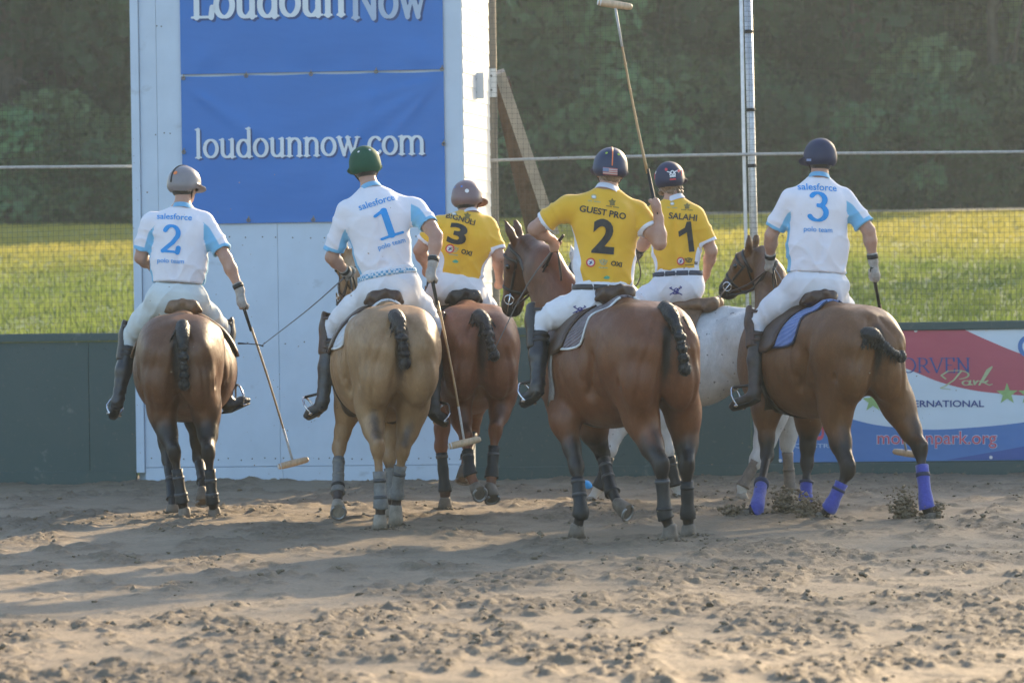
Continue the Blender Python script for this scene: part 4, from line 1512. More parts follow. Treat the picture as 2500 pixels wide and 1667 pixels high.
def hl(c0d, yaw, s, pts):
    """horse-local points -> world, for what the photo hides"""
    (x, y), d = c0d
    c0 = at(x, y, d); M = Matrix.Translation((c0[0], c0[1], 0)) @ Matrix.Rotation(yaw, 4, 'Z')
    return [np.array(M @ Vector(np.array(p) * s)) for p in pts]


M_COAT1 = coat_material('brown_bay_coat', (.115, .046, .020), (.190, .085, .038), (.020, .014, .012))
M_COAT2 = coat_material('buckskin_coat', (.32, .176, .080), (.40, .245, .122), (.055, .038, .032))
M_COAT3 = coat_material('chestnut_coat', (.18, .058, .023), (.26, .098, .044), (.055, .026, .018))
M_COAT4 = coat_material('bay_coat', (.140, .043, .015), (.205, .076, .028), (.022, .016, .014))
M_COAT5 = coat_material('grey_coat', (.60, .58, .55), (.70, .69, .67), (.52, .49, .45), fleck=(.10, .09, .085))
M_COAT6 = coat_material('golden_bay_coat', (.145, .058, .018), (.220, .098, .034), (.024, .017, .014))
BLK, GRY = M_BOOTB, M_BOOTG
M_GREYSTRAP = mat('grey_strap', (.055, .055, .058), .5, .2, 30)
M_PADBLUE = quilt_material('blue_quilted_pad', (.12, .19, .42), (.17, .25, .50), 9)
M_PADDARK = quilt_material('dark_embroidered_pad', (.10, .075, .085), (.20, .15, .16), 14)
M_PADWHITE = quilt_material('white_pad', (.55, .56, .58), (.62, .62, .64), 9)
M_NAVYEDGE = mat('navy_piping', (.03, .035, .07), .7)
M_GIRTHPALE = mat('pale_girth_fleece', (.34, .31, .28), .9, .25, 60, ((150, .6, .006),))

d1 = 23.95
y1 = R(2)
horse('h1', 'dark bay horse ridden by the grey-helmeted player at the far left', C1(372, 800), d1 + .25, y1, 1.0,
      [J(C1, d1, [(300, 1090, .25), (350, 1235, .02), (382, 1432, .02), (392, 1480, .04)]), J(C1, d1, [(487, 1095, .30), (492, 1235, .05), (508, 1432, .06), (517, 1480, .10)])],
      [J(C1, d1, [(300, 1080, 1.2), (325, 1265, 1.1), (345, 1420, .85), (342, 1468, .80)]), J(C1, d1, [(440, 1080, 1.25), (452, 1255, 1.35), (470, 1355, 1.15), (465, 1400, 1.08)])],
      hl((C1(372, 800), d1 + .25), y1, 1.0, [(-.01, 1.42, 1.42), (-.03, 1.70, 1.47)]), hl((C1(372, 800), d1 + .25), y1, 1.0, [(-.03, 1.76, 1.45), (-.05, 2.05, 1.02)]) + [(0, .8, .6)],
      M_COAT1, dark_z=(.55, .86), belly=1.06, lifted={3: (.1, -.5, -.85)}, tail=[C1(385, 706), C1(386, 760), C1(388, 830), C1(390, 895), C1(391, 952)],
      boots=[(0, BLK, .35, 1.2, .006, ((.5, M_GREYSTRAP), (.85, M_GREYSTRAP))), (1, BLK, .35, 1.2, .006, ((.55, M_GREYSTRAP), (.85, M_GREYSTRAP))), (2, BLK, .2, 1.2, .006, ((.5, M_GREYSTRAP),)), (3, BLK, .2, 1.1, .006, ())], saddle=M_LEATHER2)

d2 = 22.75
y2 = R(10)
horse('h2', 'tan buckskin horse with dark tail carrying the green-helmeted rider', C2(412, 800), d2 + .25, y2, 1.03,
      [J(C2, d2, [(318, 1060, .25), (348, 1195, .0), (360, 1410, -.02), (357, 1468, .0)]), J(C2, d2, [(478, 1070, .35), (443, 1205, .25), (420, 1375, .30), (418, 1432, .32)])],
      [J(C2, d2, [(235, 1040, 1.15), (200, 1195, 1.15), (196, 1360, .95), (195, 1412, .88)]), J(C2, d2, [(398, 1060, 1.2), (392, 1230, 1.15), (400, 1380, 1.1), (404, 1425, 1.12)])],
      J(C2, d2, [(308, 568, 1.55), (270, 485, 1.80)]), J(C2, d2, [(258, 478, 1.86), (215, 645, 2.35)]) + [(-.4, .7, .7)],
      M_COAT2, dark_z=(.26, .46), belly=1.0, lifted={2: (-.05, -.93, -.36)}, tail=[C2(415, 690), C2(432, 720), C2(440, 770), C2(448, 820), C2(452, 872)], tail_mat=M_TAILRED, hoofs=M_HOOFL,
      boots=[(0, GRY, .42, 1.25, .007, ((.55, M_GREYSTRAP), (.85, M_GREYSTRAP))), (1, GRY, .35, 1.25, .007, ((.5, M_GREYSTRAP),)), (2, GRY, .25, 1.15, .007, ((.3, GRY), (.6, GRY), (.85, BLK))), (3, GRY, .3, 1.15, .006, ())],
      pad=(M_PADWHITE, M_WHITEEDGE))

d3 = 23.9
y3 = R(10)
horse('h3', 'reddish chestnut horse half hidden behind the buckskin one', C2(722, 800), d3 + .25, y3, 1.03,
      [J(C2, d3, [(652, 1020, .25), (688, 1165, .05), (700, 1290, -.1), (722, 1345, -.12)]), J(C2, d3, [(828, 1000, .28), (798, 1130, .05), (784, 1300, -.02), (780, 1350, -.05)])],
      [J(C2, d3, [(600, 1020, 1.1), (590, 1190, 1.0), (606, 1360, .95), (606, 1402, .95)]), J(C2, d3, [(720, 1010, 1.2), (712, 1130, 1.35), (690, 1230, 1.1), (680, 1280, 1.05)])],
      hl((C2(722, 800), d3 + .25), y3, 1.03, [(0, 1.42, 1.40), (-.02, 1.72, 1.44)]), hl((C2(722, 800), d3 + .25), y3, 1.03, [(-.02, 1.78, 1.42), (-.06, 2.08, 1.0)]) + [(-.1, .8, .6)],
      M_COAT3, dark_z=(.10, .34), belly=.98, lifted={0: (.25, -.9, -.35), 1: (.1, -.6, -.8), 3: None}, tail=[C2(735, 690), C2(757, 715), C2(768, 755), C2(778, 800), C2(793, 842)], tail_mat=M_TAILRED, saddle=M_LEATHERD,
      boots=[(0, BLK, .35, 1.2, .006, ((.5, M_GREYSTRAP),)), (1, BLK, .35, 1.2, .006, ((.5, M_GREYSTRAP),)), (2, BLK, .15, 1.1, .006, ((.2, M_GREYSTRAP),)), (3, BLK, .15, 1.1, .006, ())])

d4 = 21.0
y4 = R(21)
horse('h4', 'large bay horse in front of the white one, carrying the rider with raised mallet', C3(600, 780), d4 + .30, y4, 1.03,
      [J(C3, d4, [(590, 1090, .25), (655, 1235, -.02), (668, 1410, -.02), (688, 1465, .0)]), J(C3, d4, [(745, 1080, .42), (748, 1235, .30), (753, 1410, .35), (756, 1465, .37)])],
      [J(C3, d4, [(300, 1060, .85), (343, 1235, .72), (360, 1400, .62), (345, 1462, .66)]), J(C3, d4, [(405, 1090, 1.25), (440, 1190, 1.35), (472, 1325, 1.15), (500, 1375, 1.08)])],
      J(C3, d4, [(225, 520, 1.55), (175, 440, 1.80)]), J(C3, d4, [(150, 425, 1.86), (95, 660, 2.02)]) + [(-.9, .25, .35)],
      M_COAT4, dark_z=(.46, .78), lifted={3: (.45, -.8, -.4)}, tail=[C3(668, 652), C3(700, 690), C3(722, 750), C3(735, 815), C3(742, 875)],
      boots=[(0, BLK, .25, 1.25, .008, ((.28, M_GREYSTRAP), (.85, BLK))), (1, BLK, .3, 1.25, .007, ((.4, BLK),)), (2, BLK, .25, 1.3, .009, ((.3, M_GREYSTRAP), (.6, M_GREYSTRAP))), (3, BLK, .15, 1.15, .008, ((.3, M_GREYSTRAP), (.6, M_GREYSTRAP)))],
      pad=(M_PADDARK, M_WHITEEDGE), girth=M_GIRTHPALE, head_shade=.42)

d5 = 25.6
y5 = R(68)
R5C = (C5(640, 800), d5)
horse('h5', 'white horse with dark flecks standing crosswise between two bays', C5(690, 800), d5, y5, .98,
      [J(C4, d5, [(320, 1140, -.12), (262, 1275, -.18), (208, 1375, -.2), (205, 1412, -.2)]), J(C4, d5, [(385, 1100, .2), (378, 1215, .2), (390, 1380, .2), (390, 1420, .2)])],
      [J(C3, d5, [(500, 1060, -.0), (470, 1170, -.05), (425, 1310, -.05), (395, 1360, -.05)]), J(C3, d5, [(640, 1050, .2), (680, 1170, .2), (708, 1300, .2), (722, 1355, .2)])],
      J(C3, d5, [(440, 540, .45), (385, 500, .65)]), J(C3, d5, [(365, 505, .7), (290, 660, .95)]) + [(-.6, .3, .8)],
      M_COAT5, dark_z=(.05, .16), lifted={0: (.5, -.2, -.85)}, tail=None, hoofs=M_HOOFL, saddle=M_LEATHER2,
      boots=[(0, M_BOOTT, .05, 1.05, .010, ()), (1, M_BOOTT, .18, 1.2, .010, ((.55, M_BOOTT),)), (2, BLK, .2, 1.1, .010, ((.4, M_GREYSTRAP),)), (3, BLK, .2, 1.1, .010, ((.4, M_GREYSTRAP),))], pad=None, tuck=1.0, head_shade=0.0)

d6 = 22.95
y6 = R(25)
horse('h6', 'golden bay horse with blue leg wraps at the far right', C4(640, 880), d6 + .28, y6, 1.0,
      [J(C4, d6, [(560, 1120, .3), (612, 1312, .05), (545, 1452, .05), (512, 1492, .1)]), J(C4, d6, [(822, 1100, .30), (888, 1235, .1), (912, 1448, -.02), (926, 1494, -.02)])],
      [J(C4, d6, [(298, 1090, 1.0), (302, 1255, .95), (262, 1462, .5), (222, 1482, .52)]), J(C4, d6, [(462, 1120, 1.45), (455, 1285, 1.45), (450, 1425, 1.35), (446, 1455, 1.35)])],
      J(C4, d6, [(318, 600, 1.45), (288, 510, 1.70)]), J(C4, d6, [(252, 505, 1.74), (140, 630, 1.90)]) + [(-.7, .2, .75)],
      M_COAT6, dark_z=(.40, .70), lifted={}, tail=[C4(683, 792), C4(715, 800), C4(748, 832), C4(780, 862), C4(815, 878)], droop=.0,
      boots=[(i, M_WRAP, t0_, 1.2, .012, ((.5 if i != 1 else .42, M_NAVYEDGE),)) for i, t0_ in ((0, .35), (1, .28), (2, .5), (3, .5))],
      pad=(M_PADBLUE, M_NAVYEDGE), saddle=M_LEATHER)
# ------------------------------------------------------------------ riders
def skin_material():
    m, nt, b = new_mat('skin')
    c = mixc(nt, ramp(nt, tex(nt, 14, 4, .6), [(.35, 0), (.7, 1)]), (.40, .215, .15), (.48, .28, .20))
    nt.links.new(c, b.inputs['Base Color'])
    b.inputs['Roughness'].default_value = .5
    b.inputs['Subsurface Weight'].default_value = .12
    b.inputs['Subsurface Radius'].default_value = (.02, .008, .004)
    bump(nt, b, tex(nt, 60, 3, .6), .2, .003)
    return m


def cloth_bumps(nt, b, fine=.25):
    bump(nt, b, tex(nt, 7, 3, .55, stretch=(1, 1, 1.8)), .32, .02)
    bump(nt, b, tex(nt, 19, 3, .55, stretch=(1, 1, 1.5)), .25, .008)
    bump(nt, b, tex(nt, 420, 2, .5), fine, .001)


def shirt_material(name, base, trim, inset=None):
    """base cloth, trim on cuffs and side panels, inset behind the armholes; regions are read from the shirt's own attributes"""
    m, nt, b = new_mat(name)
    c = mixc(nt, ramp(nt, tex(nt, 9, 3), [(.35, 0), (.7, 1)]), tuple(q * .95 for q in base), base)

    def step(name_, lo, hi):
        n = nt.nodes.new('ShaderNodeMapRange'); n.inputs[1].default_value = lo; n.inputs[2].default_value = hi
        nt.links.new(attr(nt, name_), n.inputs[0]); return n.outputs[0]
    c = mixc(nt, step('side', -.012, .012), c, trim)
    if inset is not None:
        c = mixc(nt, step('inset', -.05, .05), c, inset)
    c = mixc(nt, step('cuff', .032, .028), c, trim)
    nt.links.new(c, b.inputs['Base Color'])
    b.inputs['Roughness'].default_value = .75
    b.inputs['Sheen Weight'].default_value = .25
    b.inputs['Specular IOR Level'].default_value = .3
    cloth_bumps(nt, b)
    return m


def cloth_material(name, col, rough=.8):
    m, nt, b = new_mat(name)
    c = mixc(nt, ramp(nt, tex(nt, 8, 4, .6), [(.35, 0), (.7, 1)]), tuple(q * .92 for q in col), col)
    nt.links.new(c, b.inputs['Base Color'])
    b.inputs['Roughness'].default_value = rough
    b.inputs['Sheen Weight'].default_value = .2
    b.inputs['Specular IOR Level'].default_value = .3
    cloth_bumps(nt, b)
    return m


LBLUE = (.19, .46, .68)
M_SKIN = skin_material()
M_SHIRTW = shirt_material('white_blue_shirt', (.79, .76, .80), LBLUE, LBLUE)
M_SHIRTY = shirt_material('yellow_shirt', (.80, .445, .035), (.74, .74, .80))
M_COLLARB = cloth_material('light_blue_cloth', LBLUE)
M_COLLARW = cloth_material('white_cloth', (.70, .70, .75))
M_BREECH = cloth_material('white_breeches', (.75, .74, .77))
M_BREECH1 = cloth_material('cream_breeches', (.62, .66, .65))
M_NUM = mat('blue_print', (.02, .29, .70), .6, .05, 9)
M_INK = mat('black_print', (.028, .026, .026), .6, .1, 9)
M_BOOT = mat('black_riding_boot', (.030, .027, .029), .34, .35, 12, ((14, .3, .01), (70, .2, .003)), spec=.5)
M_BOOTGR = mat('dusty_riding_boot', (.060, .056, .056), .42, .35, 12, ((14, .3, .01), (70, .2, .003)), spec=.5)
M_BOOTBR = mat('brown_riding_boot', (.060, .046, .037), .42, .35, 12, ((14, .3, .01), (70, .2, .003)), spec=.5)
M_GLOVE = mat('pale_glove', (.36, .325, .285), .7, .25, 25, ((60, .3, .004),))
M_GLOVED = mat('dark_glove', (.07, .055, .045), .65, .3, 25, ((60, .3, .004),))
M_HAIRD = mat('dark_hair', (.018, .012, .009), .5, .4, 80, ((160, .8, .006, (1, 1, .25)),), sheen=.3)
M_HAIRB = mat('sandy_hair', (.20, .12, .06), .5, .4, 60, ((140, .9, .008, (1, 1, .3)),), sheen=.4)
M_BELTD = mat('dark_belt', (.035, .032, .036), .5, .2, 30)
M_BELTN = mat('navy_belt', (.04, .05, .08), .6, .2, 30)


def belt_pattern():
    m, nt, b = new_mat('blue_woven_belt')
    co = nt.nodes.new('ShaderNodeTexCoord').outputs['Object']
    ck = nt.nodes.new('ShaderNodeTexChecker'); ck.inputs['Scale'].default_value = 55
    ck.inputs['Color1'].default_value = (.12, .33, .52, 1); ck.inputs['Color2'].default_value = (.60, .66, .72, 1)
    nt.links.new(co, ck.inputs[0]); nt.links.new(ck.outputs[0], b.inputs['Base Color'])
    b.inputs['Roughness'].default_value = .8
    return m


M_BELTB = belt_pattern()
M_CANE = mat('bamboo_cane', (.42, .26, .11), .45, .3, 9, ((60, .2, .003),), stretch=(1, 1, .3))
M_MALLETHEAD = mat('maple_mallet_head', (.58, .42, .27), .5, .2, 18, stretch=(4, 1, 1))
M_TAPEGREY = mat('pale_shaft_tape', (.46, .45, .43), .6, .15, 60)
M_GRIP = mat('black_grip_tape', (.018, .017, .017), .6, .3, 90, ((120, .5, .003),))


def fist(f, wrist, grip, axis, pb, k=.008, sc=1.0):
    """closed hand: palm behind the handle on side pb, four fingers and a thumb round the axis"""
    g = unit(axis); pb = unit(np.asarray(pb, float) - g * np.dot(pb, g)); u = np.cross(g, pb)
    grip = np.asarray(grip, float)
    f.cone(wrist, grip + pb * .022 * sc, .029 * sc, .036 * sc, .03, (pb, 1.35))
    f.cone(grip + pb * .026 * sc - g * .028 * sc, grip + pb * .026 * sc + g * .030 * sc, .019 * sc, .021 * sc, .02)
    for i in range(4):
        o = grip + g * (.033 - i * .0215) * sc
        rc = (.026, .028, .027, .024)[i] * sc
        pr = None
        for a in (25, 70, 115, 165, 215):
            q = o + (pb * math.cos(R(a)) + u * math.sin(R(a))) * rc
            if pr is not None:
                f.cone(pr, q, .0098 * sc, .0092 * sc, k)
            pr = q
    o = grip + g * .036 * sc
    pr = lerp(wrist, grip + pb * .02, .55) - u * .012
    for a, off in ((-50, .018), (-95, .036), (-150, .046)):
        q = grip + g * off * sc + (pb * math.cos(R(a)) + u * math.sin(R(a))) * .028 * sc
        f.cone(pr, q, .0125 * sc, .0105 * sc, k)
        pr = q


def lump_hair(f, Hc, right, up, fw, long):
    f.ell(Hc - fw * .012 - up * .02, (.083, .098, .10), .02, np.stack([right, fw, up]), clips=((Hc + fw * .045, fw), (Hc - up * (.085 + long * .03), -up)))
    if long > .5:
        for k in range(34):
            a = rng.uniform(-2.3, 2.3)
            p = Hc - up * rng.uniform(.05, .115) - fw * (.075 * math.cos(a)) + right * .083 * math.sin(a)
            f.ell(p, rng.uniform(.010, .020, 3), .012)


def helmet(parent, root, Hc, right, up, fw, col, trim_col, spec):
    """domed cap with peak, piping, vents and chin strap"""
    A = np.stack([right, fw, up])
    c = Hc + up * .022
    f = Field(c - .26, c + .26, .0074)
    f.ell(c, (.116, .140, .126), 0.0, A, clips=((c - up * .052, -up),))
    f.ell(c - fw * .03 - up * .035, (.112, .105, .075), .02, A, clips=((c - up * .085, -up),))            # lower back edge
    pk = c + fw * .068 - up * .030
    A2 = np.stack([right, unit(fw - .22 * up), unit(up + .22 * fw)])
    f.ell(pk, (.134, .118, .012), .010, A2, clips=((c - fw * .004, -fw),))
    f.ell(c - up * .012, (.102, .126, .112), .004, A, 's')
    f.cut(c - up * .105, -up)
    V, Q = f.mesh(1)
    o = obj('helmet', V - root, Q, col, parent)
    tree = bvh_of(V, Q)
    # piping over the crown
    for offx in spec.get('pipes', ()):
        pts = []
        for q in np.linspace(-8, 155, 22):
            dv = -fw * math.cos(R(q)) + up * math.sin(R(q)); st = c + right * offx * .116
            hit = tree.ray_cast(Vector(st + dv * .3), Vector(-dv), .3)[0]
            if hit is not None:
                pts.append(np.array(hit) - root)
        MB().tube(pts, spec.get('pipe_r', .004), 6).build('helmet_piping', trim_col, o, True)
    for (ax_, el_, r_, mm) in spec.get('vents', ()):
        dv = unit(-fw * math.cos(R(ax_)) * math.cos(R(el_)) + right * math.sin(R(ax_)) * math.cos(R(el_)) + up * math.sin(R(el_)))
        t1 = unit(np.cross(up, dv)); t1 = -t1; t2 = np.cross(t1, -dv)
        t2 = unit(up - dv * up.dot(dv)); t1 = np.cross(t2, dv) * 1.0
        wrap_print('helmet_vent' if r_ < .012 else 'helmet_badge', disc2(r_, 14), c + dv * .14, t1, t2, -dv, tree, mm, o, .0025, root, .02)
    for g in (-1, 1):
        p0 = c - up * .05 + right * .100 * g - fw * .01; p1 = Hc - up * .135 + fw * .05 + right * .02 * g
        MB().tube([p0 - root, lerp(p0, p1, .5) + right * .006 * g - root, p1 - root], .006, 6).build('chin_strap', M_LEATHERD, o, True)
    return o, tree, c


def rider(key, label, cr, dr, j, team, w, hs, look, hel, boots=(M_BOOT, M_BOOT), breech=None, belt=None, gloves=(M_GLOVE, M_GLOVE), long=0, hair=M_HAIRD,
          tucked=True, hem=.10, guard=None, hold=None, hname='h1'):
    p = {k_: at(*cr(v[0], v[1]), dr + v[2]) for k_, v in j.items()}
    P, N, Hd = p['P'], p['neck'], p['head']
    SL, SR = p['sl'], p['sr']
    base = P.copy(); base[2] -= .12
    root = base
    upv = unit(N - P); right = SR - SL; right = unit(right - upv * right.dot(upv)); fw = np.cross(upv, right)
    T = np.linalg.norm(N - P)
    fl = (fw, 1.55)
    wc, ww = w
    hip = [P - right * .092 - upv * .01 + fw * .0, P + right * .092 - upv * .01]
    kn = [p['kl'], p['kr']]; an = [p['al'], p['ar']]; to = [p['tl'], p['tr']]
    el = [p['el'], p['er']]; wr = [p['wl'], p['wr']]; sh = [SL, SR]
    hand = [p.get('hl', lerp(el[0], wr[0], 1.28)), p.get('hr', lerp(el[1], wr[1], 1.28))]
    # head frame
    hf = unit(look); hup = unit(unit(Hd - N) * .45 + upv * .25 + np.array((0, 0, .45))); hf = unit(hf - hup * hf.dot(hup)); hr_ = np.cross(hf, hup)
    Hc = Hd - hup * .02
    A = np.stack([hr_, hf, hup])
    # ---- body (skin): one surface from head to feet
    pts = np.array([P, N, Hd + hup * .14, *sh, *el, *wr, *hand, *kn, *an, *to])
    f = Field(pts.min(0) - .13, pts.max(0) + .13,   .0066 if key == 'r4' else .0102)
    f.ell(Hc + hup * .02, (.074, .094, .10), .03, A)
    f.ell(Hc - hup * .055 + hf * .025, (.058, .072, .072), .04, A)
    f.cone(Hc - hup * .118 + hf * .055, Hc - hup * .112 + hf * .07, .025, .022, .03)
    f.cone(Hc - hup * .005 + hf * .092, Hc - hup * .045 + hf * .112, .011, .016, .015)
    f.cone(Hc - hup * .08 + hf * .085 - hr_ * .02, Hc - hup * .08 + hf * .085 + hr_ * .02, .010, .010, .01)
    for g in (-1, 1):
        f.ell(Hc + hup * .0 + hf * .083 + hr_ * .032 * g, (.014, .012, .010), .012, A, 's')
        f.ell(Hc - hup * .028 + hr_ * .079 * g - hf * .005, (.012, .022, .034), .01, A)
    f.cone(N - upv * .03 - fw * .0, Hc - hup * .06 - hf * .012, .064, .057, .03)
    f.cone(P, lerp(P, N, .55), .11, .12, .08, fl)
    f.cone(lerp(P, N, .55), lerp(P, N, .85), .12, .10, .08, fl)
    for i, g in ((0, -1), (1, 1)):
        f.cone(lerp(N, sh[i], .1) - upv * .03, sh[i], .05, .052, .05)
        f.cone(sh[i], el[i], .054, .043, .04)
        f.cone(lerp(sh[i], el[i], .3), lerp(sh[i], el[i], .7), .052, .048, .04)
        f.cone(el[i], lerp(el[i], wr[i], .35), .045, .046, .03)
        f.cone(lerp(el[i], wr[i], .35), wr[i], .046, .029, .03)
        f.cone(hip[i], kn[i], .075, .048, .05)
        f.cone(kn[i], an[i], .046, .034, .04)
        f.cone(an[i], to[i], .03, .024, .03)
        gh = hold[i] if hold else None
        if gloves[i] is None and gh is not None:
            fist(f, wr[i], hand[i], gh[0], gh[1])
    V, Q = f.mesh(1)
    body = obj('person', V - root, Q, M_SKIN, None, True, None, tuple(root))
    tag(body, label, 'person')
    eb = Hc + hup * .0 + hf * .078
    for g in (-1, 1):
        obj('eye', *ball(eb + hr_ * .032 * g - root, .0115), mat('eye_white', (.6, .58, .55), .2), body)
    # hair
    f = Field(Hc - .17, Hc + .16, .006)
    lump_hair(f, Hc, hr_, hup, hf, long)
    f.cone(N - upv * .03, Hc - hup * .06 + hf * .012, .060, .058, .0, None, 's')
    if long > .3:
        f.warp(lambda x, y, z: .004 * np.sin(z * 210 + x * 90) * np.sin(x * 160))
    V, Q = f.mesh(1)
    if len(Q):
        obj('hair', V - root, Q, hair, body)
    ho, htree, hc = helmet(body, root, Hc, hr_, hup, hf, *hel)
    # ---- gloves
    for i in (0, 1):
        if gloves[i] is None or not hold or hold[i] is None:
            continue
        f = Field(np.minimum(wr[i], hand[i]) - .12, np.maximum(wr[i], hand[i]) + .12, .0052)
        fist(f, wr[i], hand[i], hold[i][0], hold[i][1], .006, 1.06)
        av = unit(wr[i] - el[i])
        f.cone(wr[i] - av * .045, wr[i] + av * .02, .040, .038, .01, clips=((wr[i] - av * .045, -av),))
        V, Q = f.mesh(1)
        go = obj('glove', V - root, Q, gloves[i], body)
        MB().tube([wr[i] - av * .035 - root, wr[i] - av * .002 - root], [.0425, .041], 14).build('glove_strap', M_GRIP, go, True)
        # dark panel over the knuckles
    # ---- shirt
    waist = P + upv * hem
    Ch = lerp(P, N, .66) - fw * .012
    f = Field(np.array([waist, N, *sh, *el]).min(0) - .20, np.array([waist, N, *sh, *el]).max(0) + .20, .0096)
    low = waist - upv * .10
    f.cone(low, lerp(waist, Ch, .45), ww, ww * 1.0 + .004, .06, fl)
    f.cone(lerp(waist, Ch, .45), Ch, ww * 1.0 + .004, wc, .06, fl)
    f.cone(Ch, N - upv * .120, wc, .135, .07, fl)
    f.cone(lerp(SL, SR, .12) - upv * .02, lerp(SL, SR, .88) - upv * .02, .075, .075, .07)
    for i, g in ((0, -1), (1, 1)):
        f.cone(N - upv * .062, lerp(N, sh[i], .85) + upv * .012, .058, .052, .06)                        # trapezius
        f.ell(lerp(P, N, .74) + right * g * .085 - fw * .075, (.07, .05, .09), .06, np.stack([right, fw, upv]))   # shoulder blade
        ad = unit(el[i] - sh[i]); L = np.linalg.norm(el[i] - sh[i])
        he = sh[i] + ad * L * hs[i]
        f.cone(sh[i] - ad * .01, he + ad * .06, .073, .080, .05, None, 'u', ((he, ad),))
        f.cone(he - ad * .03, he + ad * .08, .056, .060, .004, None, 's')
    f.cone(P, lerp(P, N, .80) - fw * .13, .012, .010, .05, None, 's') if False else None
    # spine hollow
    f.cone(lerp(P, N, .2) - fw * (ww / 1.55 + .012), lerp(P, N, .80) - fw * (wc / 1.55 + .016), .010, .008, .06, None, 's')

    def folds(x, y, z):
        q = np.stack([x, y, z], 1) - P
        a_, h_ = q @ right, q @ upv
        ph = (hash(key) % 7)
        n1 = vnoise(a_ * 7 + ph, h_ * 7, 31) * 5
        low_ = sstep(.62 * T, .15 * T, h_)
        amp = .0035 + .0105 * low_
        rdg = lambda ph_: .55 - (1 - np.abs(np.sin(ph_))) ** 2.2 * 1.6
        d_ = rdg(h_ * 17 + a_ * 13 + n1 * .55) * .7 + rdg(h_ * 13 - a_ * 15 + n1 * .6 + 2) * .6
        sl_ = 0
        for i in (0, 1):
            t_, dd_ = seg_t(np.stack([x, y, z], 1), sh[i], el[i])
            m_ = (t_ > .15) & (dd_ < .11)
            d_ = np.where(m_, rdg(t_ * 8 + n1 * .6 + i), d_)
            amp = np.where(m_, .0065, amp)
        return amp * d_
    f.warp(folds)
    f.cut(waist, -upv)
    V, Q = f.mesh(1)
    cuff = np.full(len(V), .5); inset = np.full(len(V), -1.0)
    rel = V - P; uu, hh, qq = rel @ right, rel @ upv, rel @ fw
    th = np.degrees(np.arctan2(np.abs(uu) / wc, -(qq) * 1.55 / wc))
    hn = hh / T
    if team == 'w':
        side = (th - (84 - 14 * sstep(.75, .2, hn))) / 20
        side = np.where(hn > .72, -1, side)
    else:
        side = (th - (88 - 34 * sstep(.70, .30, hn))) / 20
        side = np.where(hn > .66, -1, side)
    for i, g in ((0, -1), (1, 1)):
        ad = unit(el[i] - sh[i]); L = np.linalg.norm(el[i] - sh[i])
        t_, dd_ = seg_t(V, sh[i], sh[i] + ad * L * hs[i])
        arm = (dd_ < .098) & (t_ > .12) & (uu * g > .10)
        cuff = np.where(arm, np.minimum(cuff, (1 - t_) * L * hs[i]), cuff)
        side = np.where(arm & (uu * g > wc * .93), -1, side)
        pr = V - (sh[i] + np.clip(t_, -.3, 1)[:, None] * ad * L * hs[i])
        inw = -right * g; inw = unit(inw - ad * inw.dot(ad))
        iv = (pr @ inw) / (np.linalg.norm(pr, axis=1) + 1e-6)
        reg = arm & (t_ < .92)
        inset = np.where((dd_ < .10) & (t_ > -.12) & (t_ < 1) & (uu * g > wc * .50), iv - .12 - .38 * sstep(.35, -.1, t_), inset)
    smat = M_SHIRTW if team == 'w' else M_SHIRTY
    so = obj('shirt', V - root, Q, smat, body, True, {'side': side, 'cuff': cuff, 'inset': inset})
    stree = bvh_of(V, Q)
    # collar
    cd = unit(Hc - hup * .06 - N); cm = M_COLLARB if team == 'w' else M_COLLARW
    c0 = N - upv * .018
    cv, cf = [], []
    ca = unit(np.cross(cd, fw)); cb = np.cross(ca, cd)
    for ring, (hh_, r_) in enumerate(((-.012, .088), (.030, .074), (.033, .068), (.0, .066))):
        for k in range(24):
            a_ = 2 * math.pi * k / 24
            cv.append(c0 + cd * (hh_ + .012 * math.cos(a_) * 0) + (ca * math.cos(a_) + cb * math.sin(a_) * .95) * r_)
    for r_ in range(3):
        for k in range(24):
            cf.append((r_ * 24 + k, r_ * 24 + (k + 1) % 24, r_ * 24 + 24 + (k + 1) % 24, r_ * 24 + 24 + k))
    obj('collar', np.array(cv) - root, cf, cm, so)
    # ---- breeches
    bm_ = breech or M_BREECH
    f = Field(np.array([waist, P, *kn, *an]).min(0) - .2, np.array([waist, P, *kn, *an]).max(0) + .2, .0102)
    pa = np.stack([right, fw, upv])
    top = P + upv * (hem + (.02 if tucked else -.02))
    f.cone(P + upv * .02, top, .165 * ww / .155, (ww - .004) if tucked else ww - .02, .05, (fw, 1.45), 'u', ((top, upv),))
    f.ell(P - upv * .01, (.172 * max(1, ww / .16), .125, .115), .06, pa)
    for i, g in ((0, -1), (1, 1)):
        f.ell(P + right * .082 * g - fw * .055 - upv * .035, (.095, .085, .095), .04, pa)
        f.cone(hip[i], lerp(hip[i], kn[i], .55), .115, .098, .05)
        f.cone(lerp(hip[i], kn[i], .55), kn[i], .098, .074, .05)
        kd = unit(an[i] - kn[i])
        f.cone(kn[i], lerp(kn[i], an[i], .25), .064, .058, .03)

    def bf(x, y, z):
        X_ = np.stack([x, y, z], 1); q = X_ - P
        a_, h_ = q @ right, q @ upv
        n1 = vnoise(a_ * 8, h_ * 8, 35) * 5
        rdg = lambda ph_: .55 - (1 - np.abs(np.sin(ph_))) ** 2.2 * 1.6
        d_ = rdg(h_ * 16 + np.abs(a_) * 22 + n1 * .5) * .0065
        for i in (0, 1):
            t_, dd_ = seg_t(X_, hip[i], kn[i])
            d_ = np.where((t_ > .3) & (dd_ < .12), rdg(t_ * 11 + n1 * .6) * .0075 * sstep(.3, .6, t_), d_)
        return d_
    f.warp(bf)
    V, Q = f.mesh(1)
    bo = obj('breeches', V - root, Q, bm_, body)
    btree = bvh_of(V, Q)
